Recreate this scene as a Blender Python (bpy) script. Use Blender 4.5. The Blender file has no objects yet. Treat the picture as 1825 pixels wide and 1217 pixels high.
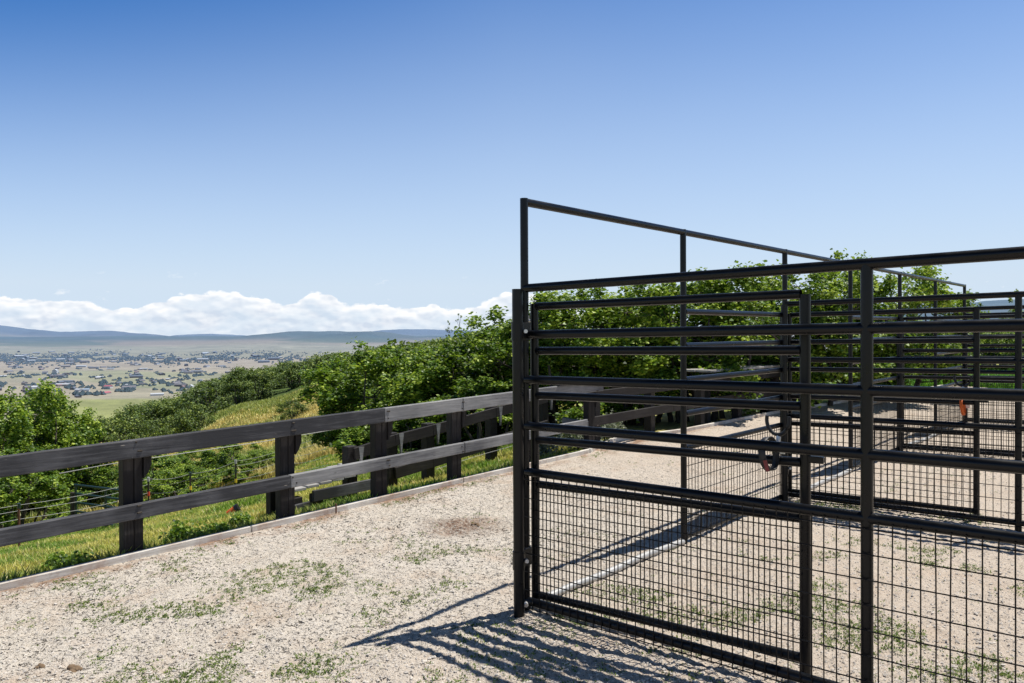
import bpy, math, random
import numpy as np
from mathutils import Vector, Matrix
random.seed(7); RNG = np.random.default_rng(7)
SC = bpy.context.scene
COL = SC.collection
R_ = math.radians

# ------------------------------------------------------------------ camera frame
CAM = np.array([2.7743, -3.256, 1.547]); YAW, PITCH, ROLL, FPX = R_(41.3845), R_(-.5769), R_(-.3113), 1367.2
FH = np.array([-math.sin(YAW), math.cos(YAW)]); RH = np.array([math.cos(YAW), math.sin(YAW)])
def horizon(u): return 594.7 - .00543*(u-912)
def bearing(u, d):
    """ground x, y at a bearing and a forward distance"""
    p = CAM[:2] + FH*d + RH*(u-912.5)/FPX*d
    return float(p[0]), float(p[1])

# ------------------------------------------------------------------ terrain heights
DK = np.array([10,16,25,40,60,90,120,160,250,400,700,1400,2500,4000,7000,11000,40000.])
UK = np.array([-500,0,150,300,450,600,750,900,1100,1500,1700,1850,2600.])
_T = {
 -500:[-1.6,-3.0,-4.8,-7,-9.5,-13,-17,-23,-36,-60,-95],
 0:   [-1.5,-2.96,-4.5,-6.5,-8.8,-12,-15.1,-20,-33,-55,-91],
 150: [-1.4,-2.7,-4.4,-6.2,-8.4,-11.5,-14.6,-19.6,-33,-56,-91],
 300: [-1.1,-2.4,-3.9,-5.8,-8,-10.1,-12.3,-16.5,-30,-52,-95],
 450: [-.9,-1.95,-3.05,-4.6,-5.7,-6.3,-7.0,-9.5,-19,-42,-90],
 600: [-.7,-1.5,-2.15,-3.2,-3.7,-4.3,-5.2,-7.5,-16,-36,-85],
 750: [-.5,-1.2,-1.6,-2,-2.1,-1.9,-1.6,-2.0,-7.5,-24,-70],
 900: [-.2,-.75,-1,-1.2,-1.1,-.5,.3,.6,-2.0,-15,-55],
 1100:[0,-.2,-.35,-.7,-1.05,-1.4,-1.8,-3,-8,-18,-45],
 1500:[.05,.0,-.2,-.6,-1.05,-1.6,-2.4,-4,-9,-18,-40],
 1700:[.05,.05,0,-.3,-.9,-2,-3.5,-6,-11,-20,-36],
 1850:[.05,.05,0,-.3,-.9,-2,-3.5,-6,-11,-20,-36],
 2600:[.05,.05,0,-.3,-.9,-2,-3.5,-6,-11,-20,-36]}
def _tail(u):
    return [-165,-168,-168,-160,-130,-120] if u < 1000 else ([-120,-150,-150,-120,-60,-60])
TT = np.array([_T[int(u)]+_tail(u) for u in UK])
KX = np.array([-30,4.6,5.5,6.9,9.8,14,18,30.]); KV = np.array([-2.85,-2.85,-3.1,-2.8,-2.62,-2.15,-1.75,-1.0])
def kerbx(y): return np.interp(y, KX, KV)
def pad(x, y):
    x = np.asarray(x, float); y = np.asarray(y, float)
    return .011*x + y*(.0018+.0147*np.clip(-x/2.8, 0, 1.1))
def _vnoise(x, y, s=0):
    xi = np.floor(x).astype(np.int64); yi = np.floor(y).astype(np.int64); fx = x-xi; fy = y-yi
    fx = fx*fx*(3-2*fx); fy = fy*fy*(3-2*fy)
    def h(a, b):
        n = (a*374761393 + b*668265263 + s*974634777) & 0x7fffffff
        n = ((n ^ (n >> 13))*1274126177) & 0x7fffffff
        return ((n ^ (n >> 16)) & 0xffff)/65535.
    return (h(xi,yi)*(1-fx)+h(xi+1,yi)*fx)*(1-fy) + (h(xi,yi+1)*(1-fx)+h(xi+1,yi+1)*fx)*fy
def fbm(x, y, o=4, s=0):
    x = np.asarray(x, float); y = np.asarray(y, float); a = 1.; t = 0; n = 0
    for k in range(o):
        t = t + a*_vnoise(x*2**k+17.3*k, y*2**k-9.1*k, s+k); n += a; a *= .5
    return t/n
RIDGES = [ # distance, width, bearing knots, top row in the photo
 (13500, 2200, [130,190,250,350,430,470,560,650,700,740,800], [622,612,607,603,598,595,590,590.5,595,601,612]),
 (22000, 3500, [-500,-200,0,50,110,150,200,250,300,340,400], [570,572,579,587,591,590,590.5,594,600,606,615]),
 (32000, 4000, [240,315,380,440,520,600,640,680,740,830,950,1100], [606,597,595,598,600,600,595,588,587,589,590,592]),
 (15000, 3500, [1100,1300,1600,1650,1720,1780,1850,2100,2600], [600,585,551,544,541,537,532,528,520])]
def terrain(x, y):
    x = np.asarray(x, float); y = np.asarray(y, float)
    dx = x-CAM[0]; dy = y-CAM[1]
    d = dx*FH[0]+dy*FH[1]; l = dx*RH[0]+dy*RH[1]
    rr = np.hypot(dx, dy)
    dd = np.maximum(d, rr*.35+1e-3)
    u = np.clip(912.5+FPX*l/dd, -500, 2600)
    ld = np.log(np.clip(dd, 10, 40000)); lk = np.log(DK)
    ui = np.clip(np.searchsorted(UK, u)-1, 0, len(UK)-2); uf = np.clip((u-UK[ui])/(UK[ui+1]-UK[ui]), 0, 1); uf = uf*uf*(3-2*uf)
    di = np.clip(np.searchsorted(lk, ld)-1, 0, len(lk)-2); df = (ld-lk[di])/(lk[di+1]-lk[di])
    def row(i, j): return TT[i, j]
    # linear between distances, smooth between bearings
    dlin = (np.exp(ld)-DK[di])/(DK[di+1]-DK[di])
    z = (row(ui,di)*(1-dlin)+row(ui,di+1)*dlin)*(1-uf) + (row(ui+1,di)*(1-dlin)+row(ui+1,di+1)*dlin)*uf
    # relief
    z = z + (fbm(x/9, y/9, 3, 5)-.5)*np.clip((dd-14)/40, 0, 1)*1.3*np.clip(900/dd,0,1)
    z = z + (fbm(x/60, y/60, 3, 9)-.5)*np.clip((dd-180)/300, 0, 1)*7*np.clip(1500/dd,.0,1)
    far = np.clip((dd-4200)/6000, 0, 1)
    z = z + (fbm(x/1900, y/1900, 5, 21)-.38)*far*110
    for (D, w, us, vs) in RIDGES:
        top = CAM[2]-(np.interp(u, us, vs)-(594.7-.00543*(u-912)))/FPX*D
        top = top + (fbm(x/900, y/900, 4, 33)-.5)*70
        sh = np.exp(-((dd-D)/w)**2)
        sh = sh*np.clip((u-us[0])/60, 0, 1)*np.clip((us[-1]-u)/60, 0, 1) if us[0] > -400 and us[-1] < 2500 else sh
        gul = (fbm(x/700, y/700, 5, 44)-.5)*260*np.exp(-(((dd-D)+w*.7)/(w*.8))**2)*np.clip((u-us[0])/60, 0, 1)*np.clip((us[-1]-u)/60, 0, 1)
        z = np.maximum(z, z*(1-sh)+top*sh) + gul*.4
    # beyond the kerb board the bank falls away from the pad
    e = np.maximum(kerbx(y)-x, 0)
    ground = pad(x, y)
    slope_d = np.interp(y, [-20,2,5,9,30], [.22,.21,.11,.06,.03])
    bank = pad(kerbx(y), y)-.03 - e*slope_d + (fbm(x*1.3, y*1.3, 3, 2)-.5)*.10*np.clip(e,0,1)
    t = np.clip((dd-9)/8, 0, 1); t = t*t*(3-2*t)
    out = bank*(1-t)+z*t
    tin = np.clip((dd-17)/6, 0, 1)
    inn = (ground-.07)*(1-tin)+z*tin
    res = np.where(x > kerbx(y), inn, out)
    behind = np.clip((d-0)/4, 0, 1)
    return np.where((d < 0) & (x > kerbx(y)), ground-.07, res)
def tz(x, y): return float(terrain(np.array([x]), np.array([y]))[0])

# ------------------------------------------------------------------ object helpers
def tag(o, label=None, cat=None, group=None, kind=None):
    if label: o['label'] = label
    if cat: o['category'] = cat
    if group: o['group'] = group
    if kind: o['kind'] = kind
    return o
def empty(name, loc=(0,0,0), rz=0):
    o = bpy.data.objects.new(name, None); COL.objects.link(o); o.location = loc; o.rotation_euler = (0,0,rz); o.empty_display_size = .1
    return o
def copy_tree(o, parent=None):
    c = o.copy(); COL.objects.link(c); c.parent = parent
    for ch in [k for k in CHILD.get(o.name, [])]:
        n = copy_tree(ch, c); CHILD.setdefault(c.name, []).append(n)
    return c
CHILD = {}
def link(name, me, mat, parent=None):
    o = bpy.data.objects.new(name, me); COL.objects.link(o)
    if mat is not None and not me.materials: me.materials.append(mat)
    if parent is not None:
        o.parent = parent; CHILD.setdefault(parent.name, []).append(o)
    return o
def np_mesh(name, V, F, smooth=False, attr=None):
    """V (n,3), F (m,k) array of equal-sided faces; attr: per-vertex float tint"""
    me = bpy.data.meshes.new(name); V = np.asarray(V, np.float32); F = np.asarray(F, np.int32)
    m, k = F.shape
    me.vertices.add(len(V)); me.vertices.foreach_set('co', V.ravel())
    me.loops.add(m*k); me.loops.foreach_set('vertex_index', F.ravel())
    me.polygons.add(m); me.polygons.foreach_set('loop_start', np.arange(0, m*k, k, dtype=np.int32))
    me.polygons.foreach_set('use_smooth', np.full(m, smooth))
    me.update(calc_edges=True)
    if attr is not None:
        attr = np.asarray(attr, np.float32)
        if attr.ndim == 1:
            a = me.attributes.new('tint', 'FLOAT', 'POINT'); a.data.foreach_set('value', attr)
        else:
            a = me.attributes.new('tint', 'FLOAT_COLOR', 'POINT')
            c = np.ones((len(V), 4), np.float32); c[:, :3] = attr; a.data.foreach_set('color', c.ravel())
    return me
class MB:
    """collects shapes into one mesh"""
    def __init__(s): s.v = []; s.f = []; s.sm = []
    def add(s, vs, fs, smooth=False):
        b = len(s.v); s.v += [tuple(map(float, p)) for p in vs]; s.f += [tuple(i+b for i in f) for f in fs]; s.sm += [smooth]*len(fs)
    def box(s, c, size, M=None, bev=0.0):
        x, y, z = [a/2 for a in size]; b = min(bev, x*.8, y*.8, z*.8)
        if b <= 0:
            vs = [(i*x, j*y, k*z) for i in (-1,1) for j in (-1,1) for k in (-1,1)]
            fs = [(0,1,3,2),(4,6,7,5),(0,4,5,1),(2,3,7,6),(0,2,6,4),(1,5,7,3)]
        else:
            import bmesh
            bm = bmesh.new(); bmesh.ops.create_cube(bm, size=1)
            for v in bm.verts: v.co = Vector((v.co.x*2*x, v.co.y*2*y, v.co.z*2*z))
            bmesh.ops.bevel(bm, geom=bm.edges[:], offset=b, segments=1, affect='EDGES')
            vs = [tuple(v.co) for v in bm.verts]; bm.verts.index_update(); fs = [tuple(v.index for v in f.verts) for f in bm.faces]; bm.free()
        if M is not None: vs = [tuple(M @ Vector(v)) for v in vs]
        s.add([(v[0]+c[0], v[1]+c[1], v[2]+c[2]) for v in vs], fs)
    def tube(s, pts, r, n=12, cap=True, radii=None):
        pts = [Vector(p) for p in pts]; rings = []
        for i, p in enumerate(pts):
            a = pts[max(i-1, 0)]; b = pts[min(i+1, len(pts)-1)]; t = (b-a)
            if t.length < 1e-9: t = Vector((0,0,1))
            t.normalize()
            ref = Vector((0,0,1)) if abs(t.z) < .9 else Vector((1,0,0))
            q = t.cross(ref).normalized(); w = q.cross(t); rr = radii[i] if radii else r
            rings.append([p+(q*math.cos(2*math.pi*k/n)+w*math.sin(2*math.pi*k/n))*rr for k in range(n)])
        vs = [v for rg in rings for v in rg]; fs = []
        for i in range(len(rings)-1):
            for k in range(n):
                fs.append((i*n+k, i*n+(k+1)%n, (i+1)*n+(k+1)%n, (i+1)*n+k))
        s.add(vs, fs, True)
        if cap:
            s.add(rings[0], [tuple(range(n))[::-1]]); s.add(rings[-1], [tuple(range(n))])
    def board(s, p, q, w, t, side=(1,0,0), bev=.004):
        """plank from p to q, w tall, t thick along side"""
        p = Vector(p); q = Vector(q); d = q-p; L = d.length; d.normalize(); sd = Vector(side); sd = (sd-d*sd.dot(d)).normalized(); up = sd.cross(d)
        if up.z < 0: up = -up
        M = Matrix((d, sd, up)).transposed()
        s.box((p+q)/2, (L, t, w), M, bev)
    def mesh(s, name):
        me = bpy.data.meshes.new(name); me.from_pydata(s.v, [], s.f); me.polygons.foreach_set('use_smooth', s.sm); me.update(); return me
    def build(s, name, mat, parent=None): return link(name, s.mesh(name), mat, parent)

# ------------------------------------------------------------------ materials
def newmat(name):
    m = bpy.data.materials.new(name); m.use_nodes = True; nt = m.node_tree; nt.nodes.clear()
    out = nt.nodes.new('ShaderNodeOutputMaterial'); return m, nt, out
class N:
    def __init__(s, nt): s.nt = nt
    def n(s, t, **kw):
        nd = s.nt.nodes.new('ShaderNode'+t)
        for k, v in kw.items():
            if k.startswith('i_'):
                key = k[2:]; key = int(key) if key.isdigit() else key.replace('_', ' ')
                s.set(nd.inputs[key], v)
            else: setattr(nd, k, v)
        return nd
    def set(s, sock, v):
        if isinstance(v, bpy.types.NodeSocket): s.nt.links.new(v, sock)
        elif isinstance(v, (tuple, list)) and len(v) == 3 and sock.type == 'RGBA': sock.default_value = (*v, 1)
        else: sock.default_value = v
    def coord(s, kind='Object'): return s.n('TexCoord').outputs[kind]
    def noise(s, vec, scale, detail=4, rough=.5, out='Fac', dist=0):
        nd = s.n('TexNoise'); s.set(nd.inputs['Vector'], vec); nd.inputs['Scale'].default_value = scale; nd.inputs['Detail'].default_value = detail
        nd.inputs['Roughness'].default_value = rough; nd.inputs['Distortion'].default_value = dist
        return nd.outputs[out]
    def ramp(s, fac, stops, interp='LINEAR'):
        nd = s.n('ValToRGB'); s.set(nd.inputs[0], fac); cr = nd.color_ramp; cr.interpolation = interp
        while len(cr.elements) < len(stops): cr.elements.new(.5)
        for e, (p, c) in zip(cr.elements, stops):
            e.position = p; e.color = (*c, 1) if isinstance(c, tuple) else (c, c, c, 1)
        return nd.outputs[0]
    def mix(s, fac, a, b, mode='MIX'):
        nd = s.n('Mix', data_type='RGBA', blend_type=mode); s.set(nd.inputs[0], fac); s.set(nd.inputs[6], a); s.set(nd.inputs[7], b); return nd.outputs[2]
    def math(s, op, a, b=0.0, c=0.0, clamp=False):
        nd = s.n('Math', operation=op, use_clamp=clamp); s.set(nd.inputs[0], a); s.set(nd.inputs[1], b); s.set(nd.inputs[2], c); return nd.outputs[0]
    def mapr(s, v, a, b, c=0., d=1., smooth=False):
        nd = s.n('MapRange'); nd.interpolation_type = 'SMOOTHSTEP' if smooth else 'LINEAR'
        s.set(nd.inputs[0], v)
        for i, k in enumerate((a, b, c, d)): s.set(nd.inputs[i+1], k)
        return nd.outputs[0]
    def scale(s, vec, sc):
        nd = s.n('Mapping'); s.set(nd.inputs[0], vec); nd.inputs['Scale'].default_value = sc; return nd.outputs[0]
    def bsdf(s, col, rough=.6, spec=.5, normal=None, metal=0., **kw):
        nd = s.n('BsdfPrincipled'); s.set(nd.inputs['Base Color'], col); s.set(nd.inputs['Roughness'], rough); s.set(nd.inputs['Specular IOR Level'], spec); s.set(nd.inputs['Metallic'], metal)
        if normal is not None: s.set(nd.inputs['Normal'], normal)
        for k, v in kw.items(): s.set(nd.inputs[k.replace('_', ' ')], v)
        return nd
    def bump(s, h, strength, dist, normal=None):
        nd = s.n('Bump'); s.set(nd.inputs['Height'], h); nd.inputs['Strength'].default_value = strength; nd.inputs['Distance'].default_value = dist
        if normal is not None: s.set(nd.inputs['Normal'], normal)
        return nd.outputs[0]

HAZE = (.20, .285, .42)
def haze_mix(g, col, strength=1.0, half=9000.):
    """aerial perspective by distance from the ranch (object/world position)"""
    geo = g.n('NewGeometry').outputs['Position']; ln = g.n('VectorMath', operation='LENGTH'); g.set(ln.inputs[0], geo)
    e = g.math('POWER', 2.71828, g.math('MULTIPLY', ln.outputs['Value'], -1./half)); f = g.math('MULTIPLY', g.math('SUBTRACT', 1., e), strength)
    return g.mix(f, col, HAZE)  # distance haze painted into the base colour

def mat_pipe(name='black_pipe_paint', base=(.0028,.0034,.0050)):
    m, nt, out = newmat(name); g = N(nt); co = g.coord()
    n1 = g.noise(co, 9, 5, .6); n2 = g.noise(co, 120, 3, .6)
    dust = g.mapr(n1, .52, .75); chip = g.mapr(g.noise(co, 33, 6, .72), .725, .74)
    c = g.mix(g.math('MULTIPLY', dust, .35), base, (.012,.011,.0105)); c = g.mix(chip, c, (.42,.40,.38))
    rough = g.mapr(n1, .3, .8, .24, .45)
    b = g.bsdf(c, rough, .28, g.bump(n2, .15, .001)); nt.links.new(b.outputs[0], out.inputs[0]); return m
def mat_galv():
    m, nt, out = newmat('weathered_galvanised_pipe'); g = N(nt); co = g.coord()
    c = g.mix(g.noise(co, 14, 6, .7), (.30,.30,.29), (.70,.68,.65)); b = g.bsdf(c, .5, .5, metal=.35); nt.links.new(b.outputs[0], out.inputs[0]); return m
def mat_wood(name, dark, light, amount, scratch=.0, axis=1, rough=.75, stain=None):
    m, nt, out = newmat(name); g = N(nt); co = g.coord()
    sc = [60,60,60]; sc[axis] = 3.0
    gr = g.noise(g.scale(co, tuple(sc)), 1, 6, .65, dist=.4)
    big = g.noise(co, 1.6, 4, .6)
    w = g.math('MULTIPLY_ADD', big, .7, g.math('MULTIPLY', gr, .5)); w = g.mapr(w, .75-amount*.5, 1.05-amount*.5)
    c = g.mix(w, dark, light)
    sc2 = [95,95,95]; sc2[axis] = 9
    cr = g.noise(g.scale(co, tuple(sc2)), 1, 3, .5); crk = g.mapr(cr, .30, .24)
    c = g.mix(g.math('MULTIPLY', crk, .8), c, (.008,.007,.007))
    if stain:
        c = g.mix(g.mapr(g.noise(co, 2.3, 5, .7), .5, .66, 0, .75), c, stain)
    if scratch:
        sc3 = [70,70,70]; sc3[axis] = 7
        s3 = g.noise(g.scale(co, tuple(sc3)), 1, 4, .62); s4 = g.noise(co, 5, 3, .6)
        sf = g.math('MULTIPLY', g.mapr(s3, .70, .725), g.mapr(s4, .5, .6)); c = g.mix(sf, c, (.5,.44,.36))
    h = g.math('SUBTRACT', gr, g.math('MULTIPLY', crk, .9))
    b = g.bsdf(c, rough, .35, g.bump(h, .5, .004)); nt.links.new(b.outputs[0], out.inputs[0]); return m
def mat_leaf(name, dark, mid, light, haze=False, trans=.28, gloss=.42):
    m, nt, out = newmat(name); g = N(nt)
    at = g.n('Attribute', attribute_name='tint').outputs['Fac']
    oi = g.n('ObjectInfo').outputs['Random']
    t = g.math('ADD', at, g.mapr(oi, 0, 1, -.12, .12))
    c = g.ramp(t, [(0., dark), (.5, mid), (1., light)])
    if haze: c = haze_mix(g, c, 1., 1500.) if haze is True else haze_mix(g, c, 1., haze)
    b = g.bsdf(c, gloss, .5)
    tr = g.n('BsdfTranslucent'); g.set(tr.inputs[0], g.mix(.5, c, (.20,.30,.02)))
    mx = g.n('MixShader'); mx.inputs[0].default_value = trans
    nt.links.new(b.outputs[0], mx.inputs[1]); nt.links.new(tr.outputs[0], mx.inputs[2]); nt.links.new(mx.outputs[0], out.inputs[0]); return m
def mat_simple(name, col, rough=.7, spec=.3, var=.25, scale=8., haze=0, metal=0.):
    m, nt, out = newmat(name); g = N(nt); co = g.coord()
    n1 = g.noise(co, scale, 4, .6)
    c = g.mix(n1, tuple(a*(1-var) for a in col), tuple(min(1, a*(1+var)) for a in col))
    if haze: c = haze_mix(g, c, 1., haze)
    b = g.bsdf(c, rough, spec, metal=metal); nt.links.new(b.outputs[0], out.inputs[0]); return m
def mat_gravel():
    m, nt, out = newmat('decomposed_gravel'); g = N(nt); co = g.coord()
    geo = g.n('NewGeometry').outputs['Position']
    fine = g.noise(co, 150, 4, .65); med = g.noise(co, 38, 5, .6); big = g.noise(co, .9, 4, .6); big2 = g.noise(co, 2.6, 5, .65)
    c = g.ramp(fine, [(.30, (.17,.14,.115)), (.43, (.52,.46,.385)), (.68, (.735,.68,.595))])
    warm = g.mapr(big2, .5, .74); c = g.mix(g.math('MULTIPLY', warm, .6), c, (.43,.30,.20))
    pale = g.mapr(big, .45, .7); c = g.mix(g.math('MULTIPLY', pale, .25), c, (.72,.67,.61))
    stone = g.mapr(g.noise(co, 75, 2, .5), .66, .70); c = g.mix(g.math('MULTIPLY', stone, .5), c, (.24,.20,.17))
    sxy = g.n('SeparateXYZ', i_0=co)
    tan = g.math('MAXIMUM', g.mapr(sxy.outputs[0], -.6, .6, 0, .55), g.mapr(sxy.outputs[1], 1.5, 5.5, 0, .6)); c = g.mix(tan, c, g.mix(fine, (.34,.26,.19), (.68,.57,.47)))
    # broken crust: short gaps with their shade painted dark
    dv = g.n('VectorMath', operation='MULTIPLY_ADD'); g.set(dv.inputs[0], g.noise(co, 17, 3, .6, 'Color')); dv.inputs[1].default_value = (.09,.09,.0); g.set(dv.inputs[2], co)
    vo = g.n('TexVoronoi', feature='DISTANCE_TO_EDGE'); g.set(vo.inputs['Vector'], dv.outputs[0]); vo.inputs['Scale'].default_value = 24
    gate = g.mapr(g.noise(co, 30, 3, .65), .49, .56)
    zone = g.mapr(g.noise(co, .8, 3, .5), .36, .52)
    zone = g.math('MULTIPLY', zone, g.math('MULTIPLY', g.mapr(g.n('SeparateXYZ', i_0=co).outputs[0], .3, -.6, .25, 1.), g.mapr(g.n('SeparateXYZ', i_0=co).outputs[1], 4.5, 1.5, .2, 1.)))
    crack = g.math('MULTIPLY', g.math('MULTIPLY', g.mapr(vo.outputs['Distance'], .06, .02), gate), zone)
    c = g.mix(g.math('MULTIPLY', crack, .9), c, (.045,.037,.03))
    # fine material and droppings: reddish brown dust in one place and by the kerb
    def spot(x, y, r, rag=.5):
        d = g.n('VectorMath', operation='DISTANCE'); g.set(d.inputs[0], co); d.inputs[1].default_value = (x, y, 0)
        return g.mapr(g.math('MULTIPLY_ADD', g.noise(co, 6, 4, .7), rag, d.outputs['Value']), r+rag*.5, r*.4+rag*.4)
    s1 = spot(-1.62, 1.12, .42); c = g.mix(g.math('MULTIPLY', s1, g.mapr(med, .35, .6, .25, .95)), c, (.16,.085,.05))
    sx = g.n('SeparateXYZ'); g.set(sx.inputs[0], co)
    edge = g.math('MULTIPLY', g.mapr(sx.outputs[0], -2.58, -2.82), g.mapr(g.noise(co, 3.0, 4, .7), .46, .6)); c = g.mix(g.math('MULTIPLY', edge, .8), c, (.25,.135,.075))
    pit = g.math('MULTIPLY', g.mapr(g.noise(co, 62, 2, .5), .36, .30), g.mapr(big2, .3, .5, .5, 1.))
    c = g.mix(g.math('MULTIPLY', pit, .85), c, (.05,.04,.033))  # shade of small pits painted as dark specks
    h = g.math('MULTIPLY_ADD', med, .7, g.math('MULTIPLY', fine, .4)); h = g.math('SUBTRACT', h, g.math('MULTIPLY', crack, .8))
    b = g.bsdf(c, .92, .15, g.bump(h, .95, .018)); nt.links.new(b.outputs[0], out.inputs[0]); return m
def mat_terrain():
    m, nt, out = newmat('hillside_and_valley'); g = N(nt); co = g.coord()
    at = g.n('Attribute', attribute_name='tint').outputs['Color']
    n1 = g.noise(co, 2.2, 6, .7); n2 = g.noise(co, .22, 6, .65); n3 = g.noise(co, .012, 6, .65)
    k = g.math('MULTIPLY_ADD', n1, .5, g.math('MULTIPLY', n2, .5)); k = g.mapr(k, .3, .7, .55, 1.45)
    k = g.math('MULTIPLY', k, g.mapr(n3, .3, .7, .85, 1.15))
    sc = g.n('VectorMath', operation='SCALE'); g.set(sc.inputs[0], at); g.set(sc.inputs['Scale'], k)
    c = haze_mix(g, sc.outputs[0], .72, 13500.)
    b = g.bsdf(c, .95, .1, g.bump(n1, .5, .25)); nt.links.new(b.outputs[0], out.inputs[0]); return m
def mat_grass():
    m, nt, out = newmat('meadow_grass_blades'); g = N(nt)
    at = g.n('Attribute', attribute_name='tint').outputs['Color']
    b = g.bsdf(at, .5, .35); tr = g.n('BsdfTranslucent'); g.set(tr.inputs[0], at); mx = g.n('MixShader'); mx.inputs[0].default_value = .35
    nt.links.new(b.outputs[0], mx.inputs[1]); nt.links.new(tr.outputs[0], mx.inputs[2]); nt.links.new(mx.outputs[0], out.inputs[0]); return m

M_PIPE = mat_pipe(); M_GALV = mat_galv()
M_RAIL = mat_wood('dark_stained_rail', (.038,.038,.042), (.165,.163,.172), .35, scratch=1)
M_RAILG = mat_wood('weathered_grey_rail', (.11,.11,.115), (.33,.325,.32), .55, scratch=1)
M_POST = mat_wood('dark_stained_post', (.014,.011,.010), (.075,.07,.068), .28, axis=2)
M_KERB = mat_wood('sun_bleached_timber_edging', (.36,.27,.20), (.72,.68,.61), .75, rough=.9, stain=(.36,.20,.12))
M_DARKW = mat_wood('shaded_dark_timber', (.016,.013,.012), (.05,.044,.04), .3)  # shade under the oaks put into the dark timber colour
M_PALEW = mat_wood('bleached_grey_boards', (.20,.19,.18), (.48,.46,.43), .6)
M_BARK = mat_wood('oak_bark', (.035,.027,.022), (.15,.125,.105), .5, axis=2)
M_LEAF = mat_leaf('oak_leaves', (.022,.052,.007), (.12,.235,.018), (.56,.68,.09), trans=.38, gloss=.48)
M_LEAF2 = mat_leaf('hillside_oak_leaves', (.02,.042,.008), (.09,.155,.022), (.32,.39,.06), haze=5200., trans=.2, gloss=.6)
M_SAGE = mat_leaf('sagebrush_leaves', (.10,.12,.08), (.22,.25,.18), (.36,.38,.29), trans=.2, gloss=.7)
M_WEED = mat_leaf('weed_leaves', (.04,.075,.012), (.13,.20,.03), (.30,.34,.08), trans=.25, gloss=.6)
M_GRAVEL = mat_gravel(); M_TERR = mat_terrain(); M_GRASS = mat_grass()
M_BOLT = mat_simple('zinc_bolt', (.6,.6,.6), .35, .5, .1, metal=.6)
M_STRAP = mat_simple('black_webbing', (.02,.02,.022), .55, .4, .3, 60)
M_TAG = mat_simple('red_cloth_tag', (.22,.06,.055), .8, .2, .3, 80)
M_ORANGE = mat_simple('orange_webbing', (.70,.14,.03), .6, .3, .15, 60)
M_YEL = mat_simple('yellow_plastic', (.75,.55,.04), .4, .5, .1)
M_REDP = mat_simple('red_plastic', (.6,.06,.035), .4, .5, .1)
M_TPOST = mat_simple('rusty_green_steel', (.05,.04,.03), .7, .3, .5, 12)
M_RUSTY = mat_simple('rusty_steel', (.16,.08,.05), .8, .3, .4, 12)
M_WIRE = mat_simple('pale_fence_wire', (.42,.43,.42), .4, .5, .1)
M_GREENP = mat_simple('dark_green_gate_paint', (.012,.035,.028), .4, .5, .2)
M_DUNG = mat_simple('dry_dung', (.20,.14,.09), .95, .1, .5, 60)
M_STONE = mat_simple('pale_gravel_stones', (.58,.53,.47), .9, .15, .5, 9)
M_DIRT = mat_simple('bare_dirt_track', (.50,.42,.34), .95, .1, .3, 5)
M_BLACKP = mat_simple('black_plastic', (.015,.015,.015), .4, .5, .1)

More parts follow.
